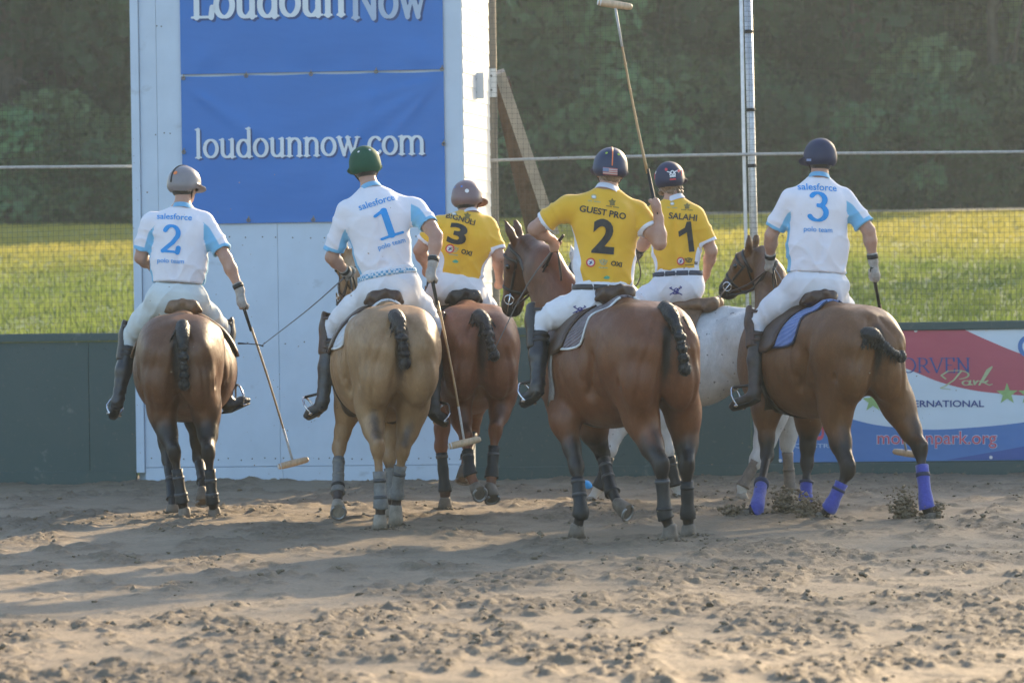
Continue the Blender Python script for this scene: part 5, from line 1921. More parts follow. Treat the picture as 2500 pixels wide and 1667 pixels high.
    if belt is not None:
        bc = P + upv * (hem - .024)
        pts = crown_loop(btree, bc, upv, -fw, 0, 360, 40, .008, .4)
        strap('belt', [q - root for q in pts] + [pts[0] - root], belt, body, .019, .22)
        for a_ in (-95, -38, 0, 42, 95):
            q = crown_loop(btree, bc, upv, -fw, a_, a_ + .1, 1, .008, .4)
            if q:
                MB().box((-.005, -.003, -.026), (.005, .003, .026)).build('belt_loop', bm_, bo).matrix_local = Matrix.Translation(Vector(q[0] - root)) @ Matrix.Rotation(math.atan2(right[1], right[0]) + R(a_), 4, 'Z')
    # ---- boots
    for i, g in ((0, -1), (1, 1)):
        f = Field(np.array([kn[i], an[i], to[i]]).min(0) - .13, np.array([kn[i], an[i], to[i]]).max(0) + .13, .0086)
        kd = unit(an[i] - kn[i]); top = kn[i] + kd * .085
        ft = unit(to[i] - an[i])
        f.cone(top - kd * .06, lerp(kn[i], an[i], .55), .066, .062, .02, None, 'u', ((top, -kd),))
        f.cone(lerp(kn[i], an[i], .55), an[i] - kd * .02, .062, .046, .03)
        heel = an[i] + kd * .035 - ft * .03
        f.cone(an[i], an[i] + kd * .03, .045, .044, .03)
        fx = unit(np.array((ft[0], ft[1], ft[2]))); fup = unit(-kd - fx * np.dot(-kd, fx)); ball_ = to[i] - fx * .0
        f.cone(an[i] + kd * .028 + fx * .02, ball_ - fx * .045, .046, .041, .03, (fup, 1.15))
        f.cone(ball_ - fx * .045, ball_, .041, .030, .02, (fup, 1.2))
        f.warp(lambda x, y, z: .003 * np.sin(z * 95 + vnoise(x * 14, y * 14, 41) * 8) * sstep(.25, .0, np.sqrt((x - an[i][0]) ** 2 + (y - an[i][1]) ** 2 + (z - an[i][2]) ** 2)))
        V, Q = f.mesh(1)
        bt = obj('boot', V - root, Q, boots[i], body)
        sp = [an[i] + kd * .070 - fx * .035, an[i] + kd * .072 + fx * .03, ball_ - fup * .036 - fx * .04, ball_ - fup * .028 + fx * .008]
        MB().tube([q - root for q in sp], [.036, .034, .041, .026], 12, True, (fup, .28)).build('sole', M_GRIP, bt, True)
        # stirrup iron and leather hang from the saddle
        h = HORSES[hname]
        sidev = unit(np.cross(fx, fup))
        cs = ball_ - fx * .055
        loop = [cs + sidev * .062 * math.cos(q) * (1.0 if math.sin(q) < .2 else .85) + fup * (.045 + (.085 if math.sin(q) > 0 else .085) * math.sin(q)) for q in np.linspace(-.5 * math.pi, 1.5 * math.pi, 25)]
        hm = h['Mi']
        toh = lambda q: (hm @ np.array((*q, 1.0)))[:3]
        MB().tube([toh(q) for q in loop], .0075, 8, False).build('stirrup_iron', M_STEEL, h['root'], True)
        plate = cs - fup * .040
        MB().tube([toh(plate - sidev * .058), toh(plate + sidev * .058)], .014, 8, True, (toh(fup) - toh(np.zeros(3)), .4)).build('stirrup_tread', M_STEEL, h['root'], True)
        st = toh(lerp(an[i], kn[i], .12) - right * g * .05)
        MB().tube([toh(cs + fup * .13), lerp(toh(cs + fup * .13), st, .5), st], .012, 6, True, ((1, 0, 0), .35)).build('stirrup_leather', M_LEATHERD, h['root'], True)
        if guard is not None and guard[i] is not None:
            out = right * g
            kf = unit(kn[i] - hip[i]) * .5 + fw * .55 + out * .55; kf = unit(kf)
            f = Field(kn[i] - .27, kn[i] + .27, .0075)
            a0 = kn[i] - kd * .085 + kf * .012; a1 = kn[i] + kd * .175 + kf * .008
            f.cone(a0, a1, .080, .073, .0, None, 'u', ((kn[i] - kf * .002, -kf), (a1 + kd * .03, kd), (a0 - kd * .03, -kd)))
            f.ell(kn[i] + kf * .03, (.07, .07, .085), .03, clips=((kn[i] - kf * .002, -kf),))
            f.cone(a0 - kf * .02, a1 - kf * .02, .063, .060, .0, None, 's')
            V, Q = f.mesh(1)
            go = obj('knee_guard', V - root, Q, guard[i], body)
            for tt in (-.055, .115, .155):
                cc = kn[i] + kd * tt
                u1 = unit(kf - kd * kf.dot(kd)); u2 = np.cross(kd, u1)
                pts = [cc + (u1 * math.cos(q) + u2 * math.sin(q)) * (.077 if tt < 0 else .071) for q in np.linspace(0, 2 * math.pi, 25)]
                strap('guard_strap', [q - root for q in pts], guard[i], go, .011, .3)
    return dict(root=root, obj=body, P=P, N=N, right=right, up=upv, fw=fw, shirt=so, stree=stree, breech=bo, btree=btree, helmet=ho, htree=htree, hc=hc, hand=hand, hup=hup, hf=hf, hr=hr_, T=T, p=p, dr=dr, cr=cr)


def back_print(rd, name, vf, px, material, width=None, height=None, off=.003, tilt=0.0, on='shirt', h=.009, parent=None):
    """lay a print on the rider's back (or breeches / helmet) where the photo shows it; sizes in metres"""
    vf = fit_text(vf, width, height)
    c_, s_ = math.cos(R(tilt)), math.sin(R(tilt))
    V = vf[0] @ np.array(((c_, s_), (-s_, c_)))
    tree, par = {'shirt': (rd['stree'], rd['shirt']), 'breech': (rd['btree'], rd['breech']), 'helmet': (rd['htree'], rd['helmet'])}[on]
    o = at(*rd['cr'](*px), rd['dr'])
    if on == 'helmet':
        ex, ey = rd['hr'], rd['hup']; dv = unit(o - CAM); dv = unit(dv)
        ey = unit(ey - dv * ey.dot(dv)); ex = unit(np.cross(dv, ey))
    else:
        dv = unit(rd['fw'] * .55 + unit(o - CAM) * .45)
        ey = unit(rd['up'] - dv * rd['up'].dot(dv)); ex = unit(np.cross(dv, ey))
    return wrap_print(name, (V, vf[1]), o, ex, ey, dv, tree, material, parent or par, off + .002, rd['root'], h)
# ------------------------------------------------------------------ the six players
def hel(name, col, rough=.35, gloss=.5):
    return mat(name, col, rough, .08, 12, spec=gloss)


D = 0.0
WHT = mat('white_decal', (.72, .72, .72), .5, .05, 20)
BLUD = mat('blue_decal', (.06, .22, .62), .5, .05, 20)
GRND = mat('green_yellow_vent', (.42, .55, .06), .5, .05, 20)
ORG = mat('orange_decal', (.85, .22, .05), .5, .05, 20)
RED = mat('red_decal', (.62, .05, .06), .5, .05, 20)
VENT = mat('dark_vent', (.02, .02, .02), .6, .1, 20)
M_HGREY = hel('taupe_helmet_shell', (.24, .215, .22)); M_HGREEN = hel('green_felt_helmet', (.018, .085, .050), .75, .25)
M_HMAUVE = hel('mauve_helmet_shell', (.19, .125, .125)); M_HNAVY = hel('navy_helmet_shell', (.022, .030, .075), .5)
M_HNAVY2 = hel('dark_navy_helmet_shell', (.018, .022, .060), .6)

down = np.array((0, 0, -1.0))
CAMD = np.array((0, -1.0, 0))

r1dr = d1 + .25 + .64
m1 = unit(at(*C1(845, 1265), 24.6) - at(*C1(632, 655), r1dr))
R1 = rider('r1', 'player in white shirt number 2 and grey helmet, mallet hanging from right hand', C1, r1dr,
           dict(P=(362, 590, 0), neck=(384, 212, .10), head=(392, 112, .15), sl=(248, 285, .06), sr=(482, 282, .10), el=(210, 425, .06), wl=(268, 468, .30), er=(566, 428, .0), wr=(620, 552, -.02), hr=(633, 612, -.03),
                kl=(168, 748, .30), al=(116, 1015, .20), tl=(95, 1080, .33), kr=(556, 735, .34), ar=(570, 1028, .20), tr=(652, 1018, .30)),
           'w', (.19, .205), (.80, .80), (.62, .75, -.05), (M_HGREY, M_INK, dict(pipes=(0,), pipe_r=.008, vents=((-18, 28, .009, WHT), (12, 22, .016, ORG)))),
           breech=M_BREECH1, tucked=False, hem=.105, guard=(M_LEATHERD, M_LEATHERD), hold=((unit((.3, .7, -.4)), (-.4, -.5, .6)), (m1, (-.2, -.9, .2))), hname='h1', boots=(M_BOOT, M_BOOT))

r2dr = d2 + .25 + .62
m2 = unit(at(*C2(668, 1150), 23.2) - at(*C2(558, 575), r2dr - .1))
R2 = rider('r2', 'player in white shirt number 1 and dark green helmet', C2, r2dr,
           dict(P=(392, 580, 0), neck=(320, 198, .10), head=(299, 108, .15), sl=(224, 300, .04), sr=(500, 285, .12), el=(172, 468, .10), wl=(226, 520, .26), hl=(240, 527, .32), er=(572, 385, -.02), wr=(560, 485, -.08), hr=(554, 538, -.10),
                kl=(172, 735, .28), al=(138, 1015, .20), tl=(78, 1072, .26), kr=(565, 735, .36), ar=(560, 1040, .22), tr=(606, 1098, .34)),
           'w', (.222, .200), (.86, .62), (-.12, .99, -.02), (M_HGREEN, WHT, dict(vents=((-22, 30, .009, WHT), (20, 32, .009, WHT), (62, 25, .014, ORG)))),
           belt=M_BELTB, hem=.105, guard=(M_LEATHER, M_LEATHER), boots=(M_BOOTGR, M_BOOTGR), hold=((unit((-.5, .6, -.5)), (-.5, -.6, .4)), (m2, (-.3, -.9, .2))), hname='h2')

r3dr = d3 + .25 + .62
R3 = rider('r3', 'player in yellow shirt number 3 and mauve helmet', C2, r3dr,
           dict(P=(655, 585, 0), neck=(700, 300, .08), head=(692, 235, .13), sl=(572, 352, .03), sr=(772, 358, .10), el=(508, 440, .08), wl=(535, 505, .28), er=(812, 468, .06), wr=(812, 545, .28),
                kl=(505, 715, .30), al=(520, 1000, .25), tl=(500, 1050, .35), kr=(800, 720, .40), ar=(780, 960, .30), tr=(790, 1010, .4)),
           'y', (.205, .165), (.66, .80), (.45, .88, -.06), (M_HMAUVE, WHT, dict(pipes=(), vents=((-22, 24, .008, BLUD), (8, 22, .008, BLUD), (26, 6, .016, WHT)))),
           hem=.06, tucked=True, gloves=(None, None), hold=((unit((.2, .7, -.5)), (-.5, -.6, .4)), (unit((-.2, .7, -.5)), (.5, -.6, .4))), hname='h3')

r4dr = d4 + .30 + .64 * math.cos(y4) * 1.03
m4 = unit(at(1505, 8, r4dr + .12) - at(*C3(628, 262), r4dr - .02))
R4 = rider('r4', 'player in yellow shirt number 2 raising a mallet in the right hand', C3, r4dr,
           dict(P=(440, 632, 0), neck=(455, 212, .06), head=(468, 130, .10), sl=(296, 285, .0), sr=(575, 305, .10), el=(190, 360, .06), wl=(252, 402, .22), hl=(268, 420, .26), er=(648, 412, -.03), wr=(646, 322, -.02), hr=(632, 275, -.02),
                kl=(205, 698, .08), al=(200, 935, -.08), tl=(146, 1000, .02), kr=(590, 720, .50), ar=(590, 930, .40), tr=(560, 990, .55)),
           'y', (.205, .198), (.72, .60), (-.05, 1, .0), (M_HNAVY, ORG, dict(pipes=(.0,), pipe_r=.0045, vents=((-20, 30, .009, GRND), (20, 28, .009, GRND)))),
           belt=M_BELTD, hem=.115, gloves=(None, None), boots=(M_BOOT, M_BOOT), hair=M_HAIRB, long=.4, hold=((unit((-.45, .5, -.7)), (.2, -.8, .5)), (m4, (.25, -.95, .1))), hname='h4', guard=(M_LEATHERD, None))

r5dr = d5 + .24
R5 = rider('r5', 'player in yellow shirt number 1 with fair curls under a navy helmet', C5, r5dr,
           dict(P=(305, 590, 0), neck=(290, 215, .06), head=(270, 128, .08), sl=(205, 290, .05), sr=(385, 298, .0), el=(165, 400, .14), wl=(140, 440, .24), hl=(132, 462, .26), er=(448, 440, .0), wr=(425, 540, .18), hr=(405, 570, .24),
                kl=(100, 690, -.08), al=(112, 930, -.12), tl=(62, 985, -.10), kr=(230, 700, .52), ar=(235, 930, .5), tr=(190, 985, .5)),
           'y', (.195, .178), (.70, .78), (.25, .95, -.02), (M_HNAVY2, RED, dict(pipes=(-.93, .93), pipe_r=.004, vents=((-52, 20, .013, WHT), (48, 14, .013, WHT)))),
           belt=M_BELTN, hem=.115, gloves=(M_GLOVED, None), hair=M_HAIRB, long=1, hold=((unit((-.6, .4, -.5)), (-.3, -.8, .3)), (unit((-.6, .4, -.5)), (.4, -.7, .3))), hname='h5')

r6dr = d6 + .28 + .62 * math.cos(y6)
m6 = unit(at(2213, 1106, 24.7) - at(*C4(712, 610), r6dr + .1))
R6 = rider('r6', 'player in white shirt number 3 and dark navy helmet standing in the stirrups', C4, r6dr,
           dict(P=(490, 600, 0), neck=(502, 190, .08), head=(505, 110, .12), sl=(385, 285, .03), sr=(606, 285, .10), el=(318, 415, .08), wl=(314, 500, .20), hl=(322, 530, .24), er=(692, 398, .05), wr=(707, 505, .08), hr=(710, 565, .10),
                kl=(265, 745, .08), al=(255, 1015, -.08), tl=(170, 1068, .02), kr=(620, 770, .55), ar=(620, 990, .45), tr=(590, 1050, .6)),
           'w', (.198, .218), (.82, .80), (-.35, .93, .0), (M_HNAVY2, M_HNAVY, dict(pipes=(), vents=((-12, 30, .006, VENT), (22, 28, .006, VENT)))),
           tucked=False, hem=.075, guard=(M_LEATHER, None), boots=(M_BOOTBR, M_BOOTBR), hold=((unit((-.3, .6, -.6)), (-.5, -.7, .4)), (m6, (.3, -.9, .2))), hname='h6')

# ------------------------------------------------------------------ prints on shirts
for rd, num, cs in ((R1, '2', (C1, (351, 255), (340, 352), (335, 445), 10, -2, -3)), (R2, '1', (C2, (342, 258), (385, 340), (400, 422), -9, -10, -8)), (R6, '3', (C4, (494, 231), (492, 308), (490, 399), 1, 0, 1))):
    cr_, a_, b_, c_, ta, tb, tc = cs
    sc_ = {C1: 549, C2: 531, C4: 528}[cr_]
    ta = {'2': 0, '1': 8, '3': 0}[num]; tb = {'2': -3, '1': 9, '3': 0}[num]
    back_print(rd, 'lettering', sans_text('salesforce', .010), a_, M_NUM, width=(145 if num != '3' else 150) / sc_, tilt=ta)
    v_, f_ = serif_text(num, .13, .065, .07, .035)
    back_print(rd, 'shirt_number', (v_, f_), b_, M_NUM, width={'2': 82, '1': 98, '3': 82}[num] / sc_, height={'2': 124, '1': 120, '3': 118}[num] / sc_, tilt=tb)
    back_print(rd, 'lettering', sans_text('polo team', .006), c_, M_NUM, width=110 / sc_, tilt=ta)

def dashes(n, gap):
    """a line of print too small to read"""
    V, Fc = [], []
    for k in range(n):
        if k == gap:
            continue
        b0 = len(V); V += [(k, 0), (k + .7, 0), (k + .7, 1), (k, 1)]; Fc.append([b0, b0 + 1, b0 + 2, b0 + 3])
    return np.array(V, float), Fc


EMB = mat('olive_emblem_print', (.22, .16, .045), .7, .3, 80)
EMB2 = mat('pale_emblem_print', (.50, .42, .20), .7, .3, 80)
TEAL = mat('teal_emblem_print', (.10, .36, .22), .7, .1, 80)
PURP = mat('navy_emblem_print', (.05, .05, .22), .7, .1, 80)
for rd, name_, num, sc_, q in (
        (R3, 'BIGNULI', '3', 506, dict(n=(664, 322, 112), d=(650, 382, 72, 82), l1=(632 - 12, 438), l2=(636, 446), l3=(684, 452), l4=(641, 486), t1=(640, 300), t2=(690, 308), tn=-7, td=-4)),
        (R4, 'GUEST PRO', '2', 552, dict(n=(435, 302, 172), d=(436, 391, 84, 128), l1=(387, 487), l2=(434, 491), l3=(483, 492), l4=(447, 541), t1=(404, 243), t2=(471, 262), tn=-8, td=-2)),
        (R5, 'SALAHI', '1', 539, dict(n=(329, 298, 120), d=(342, 385, 58, 128), l1=(320, 487), l2=(355, 488), l3=(384, 494), l4=None, t1=(282, 240), t2=(346, 250), tn=-8, td=4))):
    back_print(rd, 'lettering', sans_text(name_, .022), q['n'][:2], M_INK, width=q['n'][2] / sc_, tilt=q['tn'])
    back_print(rd, 'shirt_number', sans_text(num, .035) if num != '1' else (np.array([(-.62, .42), (-.10, .62), (.10, 1.0), (.42, 1.0), (.42, -1.0), (.02, -1.0), (.02, .30), (-.62, .05)]), [[0, 7, 6, 1], [1, 6, 3, 2], [6, 5, 4, 3]]), q['d'][:2], M_INK, width=q['d'][2] / sc_, height=q['d'][3] / sc_, tilt=q['td'])
    if q['l1']:
        x, y = q['l1']; k = 17 / sc_
        back_print(rd, 'round_badge', disc2(k), (x, y), WHT, height=2 * k, off=.003)
        back_print(rd, 'badge_ring', disc2(k, 24, k * .70), (x, y), RED, height=2 * k, off=.0045)
        back_print(rd, 'badge_figure', poly2([(-.5, -.4), (-.1, -.1), (-.4, .3), (0, .2), (.4, .5), (.2, .0), (.5, -.3), (.1, -.2), (-.1, -.5)]), (x, y), PURP, height=.95 * k, off=.0045)
    x, y = q['l2']
    em = stroke_field([arc(0, .2, .34, .3, 0, 330, 12), [(-.35, .1), (-.5, .45)], [(.3, .1), (.45, .4)], [(-.2, .1), (.2, .3)], [(0, -.1), (0, .4)], [(-.5, -.45), (.5, -.45)]], [], .08, .07, .07)
    back_print(rd, 'grey_emblem', field_mesh(em, -.7, .7, -.7, .7, .06), (x, y), EMB2 if rd is not R5 else EMB, width=36 / sc_)
    x, y = q['l3']
    back_print(rd, 'sponsor_mark', sans_text('OXI' if rd is not R5 else 'u', .035), (x, y), M_INK, width=(42 if rd is not R5 else 11) / sc_, tilt=-6)
    if q['l4']:
        back_print(rd, 'leaf_mark', poly2([(-.9, -.2), (-.55, .25), (0, .55), (.55, .4), (.9, 0), (.5, -.35), (-.3, -.4)]), q['l4'], TEAL, width=25 / sc_)
    x, y = q['t1']
    back_print(rd, 'small_emblem', disc2(.5, 18, .32), (x, y), EMB2, width=20 / sc_)
    back_print(rd, 'small_emblem', poly2([(-.4, .1), (0, .25), (.4, .1), (.3, -.3), (-.3, -.3)]), (x, y), WHT, width=14 / sc_, off=.004)
    back_print(rd, 'small_caption', dashes(9, 3), (x, y + 18), EMB2, width=44 / sc_, tilt=-6)
    x, y = q['t2']
    back_print(rd, 'small_emblem', poly2([(0, .5), (.18, .2), (.5, .15), (.3, -.15), (.35, -.5), (-.35, -.5), (-.3, -.15), (-.5, .15), (-.18, .2)]), (x, y), EMB, width=28 / sc_)
    back_print(rd, 'small_caption', dashes(11, 5), (x, y + 19), EMB, width=48 / sc_, tilt=-6)

# marks on breeches and helmets
skull = stroke_field([[(-.9, .6), (.9, -.5)], [(-.9, -.4), (.9, .6)], arc(.1, .2, .3, .3, 0, 360, 12), [(-.4, -.3), (.5, -.3)], [(-.9, .6), (-.6, .7)], [(.9, .6), (.7, .8)]], [], .085, .08, .08)
sk = field_mesh(skull, -1.2, 1.2, -.8, 1.0, .09)
back_print(R5, 'breeches_emblem', sk, (300, 613), PURP, width=54 / 539, on='breech')
back_print(R4, 'breeches_emblem', sk, (345, 660), PURP, width=44 / 552, on='breech')


def flag_material():
    m, nt, b = new_mat('flag_print')
    co = nt.nodes.new('ShaderNodeTexCoord').outputs['Object']
    b.inputs['Roughness'].default_value = .6
    b.inputs['Base Color'].default_value = (.55, .30, .32, 1)
    return m


fx, fy = 468, 149
FR = mat('faded_red_stripe', (.50, .16, .16), .6); FWH = mat('faded_white_stripe', (.62, .58, .60), .6); FBL = mat('faded_blue_canton', (.20, .26, .42), .6)
fparts = [(poly2([(0, i / 7), (1.8, i / 7), (1.8, (i + 1) / 7), (0, (i + 1) / 7)]), FR if i % 2 == 0 else FWH) for i in range(7)]
for i in range(7):
    o_ = at(*C3(fx, fy + 14 - 28 * (i + .5) / 7), r4dr)
    back_print(R4, 'flag_stripe', poly2([(-.9, -.071), (.9, -.071), (.9, .071), (-.9, .071)]), (fx - 1, fy + 13 - 26 * (i + .5) / 7), FR if i % 2 == 0 else FWH, width=54 / 552, height=26 / 7 / 552, on='helmet', tilt=-2)
back_print(R4, 'flag_canton', poly2([(-.5, -.5), (.5, -.5), (.5, .5), (-.5, .5)]), (fx - 17, fy - 6), FBL, width=22 / 552, height=14 / 552, off=.0045, on='helmet', tilt=-2)
em = stroke_field([[(-.9, .5), (-.4, .3)], [(.9, .5), (.4, .3)], arc(0, .25, .3, .32, 0, 360, 12), [(-.5, -.1), (-.3, .3)], [(.5, -.1), (.3, .3)], [(-.45, -.3), (.45, -.3)], [(-.5, -.5), (.5, -.5)]], [], .10, .09, .09)
back_print(R5, 'helmet_emblem', field_mesh(em, -1.1, 1.1, -.8, .9, .08), (282, 112), WHT, width=46 / 539, on='helmet')
back_print(R5, 'helmet_emblem', poly2([(-.5, -.2), (.5, -.2), (.5, .2), (-.5, .2)]), (284, 136), RED, width=26 / 539, height=6 / 539, on='helmet')
for sx_ in (-1, 1):
    back_print(R5, 'helmet_emblem', disc2(.5, 10), (282 + sx_ * 27, 97 + 3 * sx_), RED, width=12 / 539, on='helmet', off=.004)
back_print(R6, 'helmet_emblem', poly2([(-.5, -.2), (.5, -.2), (.5, .2), (-.5, .2)]), (462, 127), LBL if False else mat('pale_blue_decal', (.30, .38, .62), .6), width=18 / 528, height=9 / 528, on='helmet')


# ------------------------------------------------------------------ mallets, whips, reins, ball
def mallet(label, hand, head_pos, head_dir):
    """bamboo cane with wrapped grip, taped foot and wooden cigar head"""
    hand, hp = np.asarray(hand, float), np.asarray(head_pos, float)
    d_ = unit(hp - hand); top = hand - d_ * .07
    root = hp.copy()
    t = empty('polo_mallet', tuple(root)); tag(t, label, 'mallet', 'polo mallets held by the players')
    L = np.linalg.norm(hp - top)
    sag = unit(np.cross(d_, (0, 1, 0))) * .012
    cane = [lerp(top, hp, q) + sag * math.sin(math.pi * q) - root for q in np.linspace(.2, 1, 12)]
    ca = MB().tube(cane, [.0095 - .0025 * q for q in np.linspace(0, 1, 12)], 8).build('cane', M_CANE, t, True)
    for q in (.33, .46, .60, .72):
        p_ = lerp(top, hp, q) + sag * math.sin(math.pi * q) - root
        MB().tube([p_ - d_ * .004, p_, p_ + d_ * .004], [.0092, .0105, .0092], 8).build('cane_node', M_CANE, ca, True)
    MB().tube([lerp(top, hp, q) + sag * math.sin(math.pi * q) - root for q in (.80, .9, 1.0)], .0088, 8).build('taped_foot', M_TAPEGREY, t, True)
    gp = MB().tube([top - root, lerp(top, hp, .04) - root, lerp(top, hp, .22) - root], [.017, .0145, .0115], 10).build('grip', M_GRIP, t, True)
    sd2 = unit(np.cross(d_, head_dir))
    sl = [top - root + sd2 * .03 * math.sin(q) - d_ * (.02 * math.cos(q) - .02) for q in np.linspace(0, 2 * math.pi, 13)]
    MB().tube(sl, .005, 6, False).build('thong', M_GRIP, gp, True)
    hd = unit(np.asarray(head_dir, float))
    prof = ((-.118, .013), (-.113, .021), (-.09, .0245), (0, .0265), (.09, .0235), (.112, .020), (.120, .011))
    h_ = MB().tube([hd * a_ for a_, _ in prof], [r_ for _, r_ in prof], 14).build('mallet_head', M_MALLETHEAD, t, True)
    MB().tube([hd * -.119, hd * -.095], [.0185, .0245], 14).build('painted_end', WHT, h_, True)


mallet('mallet hanging diagonally in front of the white goal, from the grey-helmeted rider', R1['hand'][1], at(*C1(845, 1278), 24.55), (.95, .25, .22))
mallet('mallet hanging over the chestnut horse, from the green-helmeted rider', R2['hand'][1], at(*C2(680, 1176), 23.15), (.95, .2, .20))
mallet('mallet raised upright, its head at the top edge of the picture', R4['hand'][1], at(1501, 12, r4dr + .15), (.95, .1, -.14))
mallet('mallet at the far right, its tip showing behind a hind leg', R6['hand'][1], at(2213, 1106, 24.75), (-.7, .6, .1))


def whip(label, pts, flap=None, parent_pts=None):
    pts = [np.asarray(q, float) for q in pts]
    root = pts[0]
    t = empty('riding_whip', tuple(root)); tag(t, label, 'whip', 'riding whips')
    P_ = [q - root for q in (spline(pts, 6) if len(pts) > 2 else [lerp(pts[0], pts[1], k_ / 6) for k_ in range(7)])]
    MB().tube(P_, [.006 - .003 * k_ / (len(P_) - 1) for k_ in range(len(P_))], 6).build('shaft', mat('grey_whip_shaft', (.16, .15, .15), .5), t, True)
    MB().tube([P_[0] - unit(P_[1] - P_[0]) * .10, P_[0], P_[1]], [.010, .010, .007], 8).build('handle', M_GRIP, t, True)
    if flap is not None:
        fp = [q - root for q in flap]
        MB().tube(fp, [.007, .004, .004, .009], 6, True).build('leather_flap', M_GRIP, t, True)


whip('long whip slanting down before the white goal from the green-helmeted rider', [R2['hand'][0], at(*C2(90, 660), 23.7), at(*C2(-96, 805), 23.75)],
     [at(643, 845, 23.76), at(630, 841, 23.76), at(605, 839, 23.77), at(581, 838, 23.78)])
whip('thin whip crossing the chestnut rump from the left hand of yellow number 2', [R4['hand'][0], at(1285, 700, 22.4), at(1205, 858, 22.6)],
     [at(1205, 858, 22.6), at(1200, 866, 22.6), at(1196, 872, 22.6), at(1192, 880, 22.6)])
whip('short dark whip against the thigh of white number 3', [R6['hand'][0], at(*C4(352, 575), r6dr + .1), at(*C4(392, 662), r6dr - .05)])


def reins(hn, hand, n=2):
    h = HORSES[hn]
    hh = h['loc'](hand)
    for g in (0, 1):
        b_ = h['bit'][g]
        for k_ in range(n):
            mid = lerp(b_, hh, .5) + np.array((0, 0, -.03 - .05 * k_))
            MB().tube(spline([b_ + np.array((0, 0, -.02 * k_)), mid, hh + np.array((0, 0, .012 * k_))], 6), .0065, 6, True).build('rein', M_LEATHERD if k_ else M_LEATHER, h['root'], True)
    MB().tube(spline([hh, hh + np.array((.02, -.02, -.14)), hh + np.array((.05, .04, -.24)), hh + np.array((.06, .10, -.12)), hh + np.array((.02, .03, 0))], 5), .006, 6).build('rein_end', M_LEATHERD, h['root'], True)


for hn, rd in (('h1', R1), ('h2', R2), ('h3', R3), ('h4', R4), ('h5', R5), ('h6', R6)):
    reins(hn, rd['hand'][0])
bp = at(1430, 1182, 26.6)
tag(obj('polo_ball', *ball((0, 0, 0), .044 * 1.25, 18, 12), mat('blue_ball', (.03, .33, .72), .45, .1, 30), None, True, None, (bp[0], bp[1], .05)), 'blue ball on the sand behind the large bay horse', 'ball')
# ------------------------------------------------------------------ trees
def leaf_material(name, c0, c1):
    m, nt, b = new_mat(name)
    c = mixc(nt, ramp(nt, tex(nt, .55, 3, .6), [(.3, 0), (.7, 1)]), c0, c1)
    c = mixc(nt, ramp(nt, tex(nt, 4, 3, .6), [(.35, 0), (.8, .6)]), c, tuple(q * .55 for q in c0))
    vm = nt.nodes.new('ShaderNodeVectorMath'); vm.operation = 'SCALE'
    nt.links.new(c, vm.inputs[0]); 
    oi = nt.nodes.new('ShaderNodeObjectInfo'); mr = nt.nodes.new('ShaderNodeMapRange'); mr.inputs[3].default_value = .50; mr.inputs[4].default_value = 1.5
    nt.links.new(oi.outputs['Random'], mr.inputs[0])
    mu = nt.nodes.new('ShaderNodeMath'); mu.operation = 'MULTIPLY'; nt.links.new(mr.outputs[0], mu.inputs[0]); nt.links.new(attr(nt, 'tone'), mu.inputs[1])
    nt.links.new(mu.outputs[0], vm.inputs['Scale'])
    c = vm.outputs[0]
    nt.links.new(c, b.inputs['Base Color'])
    b.inputs['Roughness'].default_value = .6
    b.inputs['Specular IOR Level'].default_value = .25
    tr = nt.nodes.new('ShaderNodeBsdfTranslucent'); nt.links.new(c, tr.inputs[0])
    mx = nt.nodes.new('ShaderNodeMixShader'); mx.inputs[0].default_value = .3
    nt.links.new(b.outputs[0], mx.inputs[1]); nt.links.new(tr.outputs[0], mx.inputs[2])
    nt.links.new(mx.outputs[0], nt.nodes['Material Output'].inputs[0])
    return m


M_BARK = mat('bark', (.085, .065, .05), .9, .4, 5, ((14, .8, .03, (1, 1, .3)),))
LEAFS = [leaf_material('dark_leaves', (.050, .115, .050), (.085, .160, .068)), leaf_material('mid_leaves', (.065, .135, .058), (.105, .185, .080)), leaf_material('olive_leaves', (.075, .125, .050), (.115, .165, .070))]


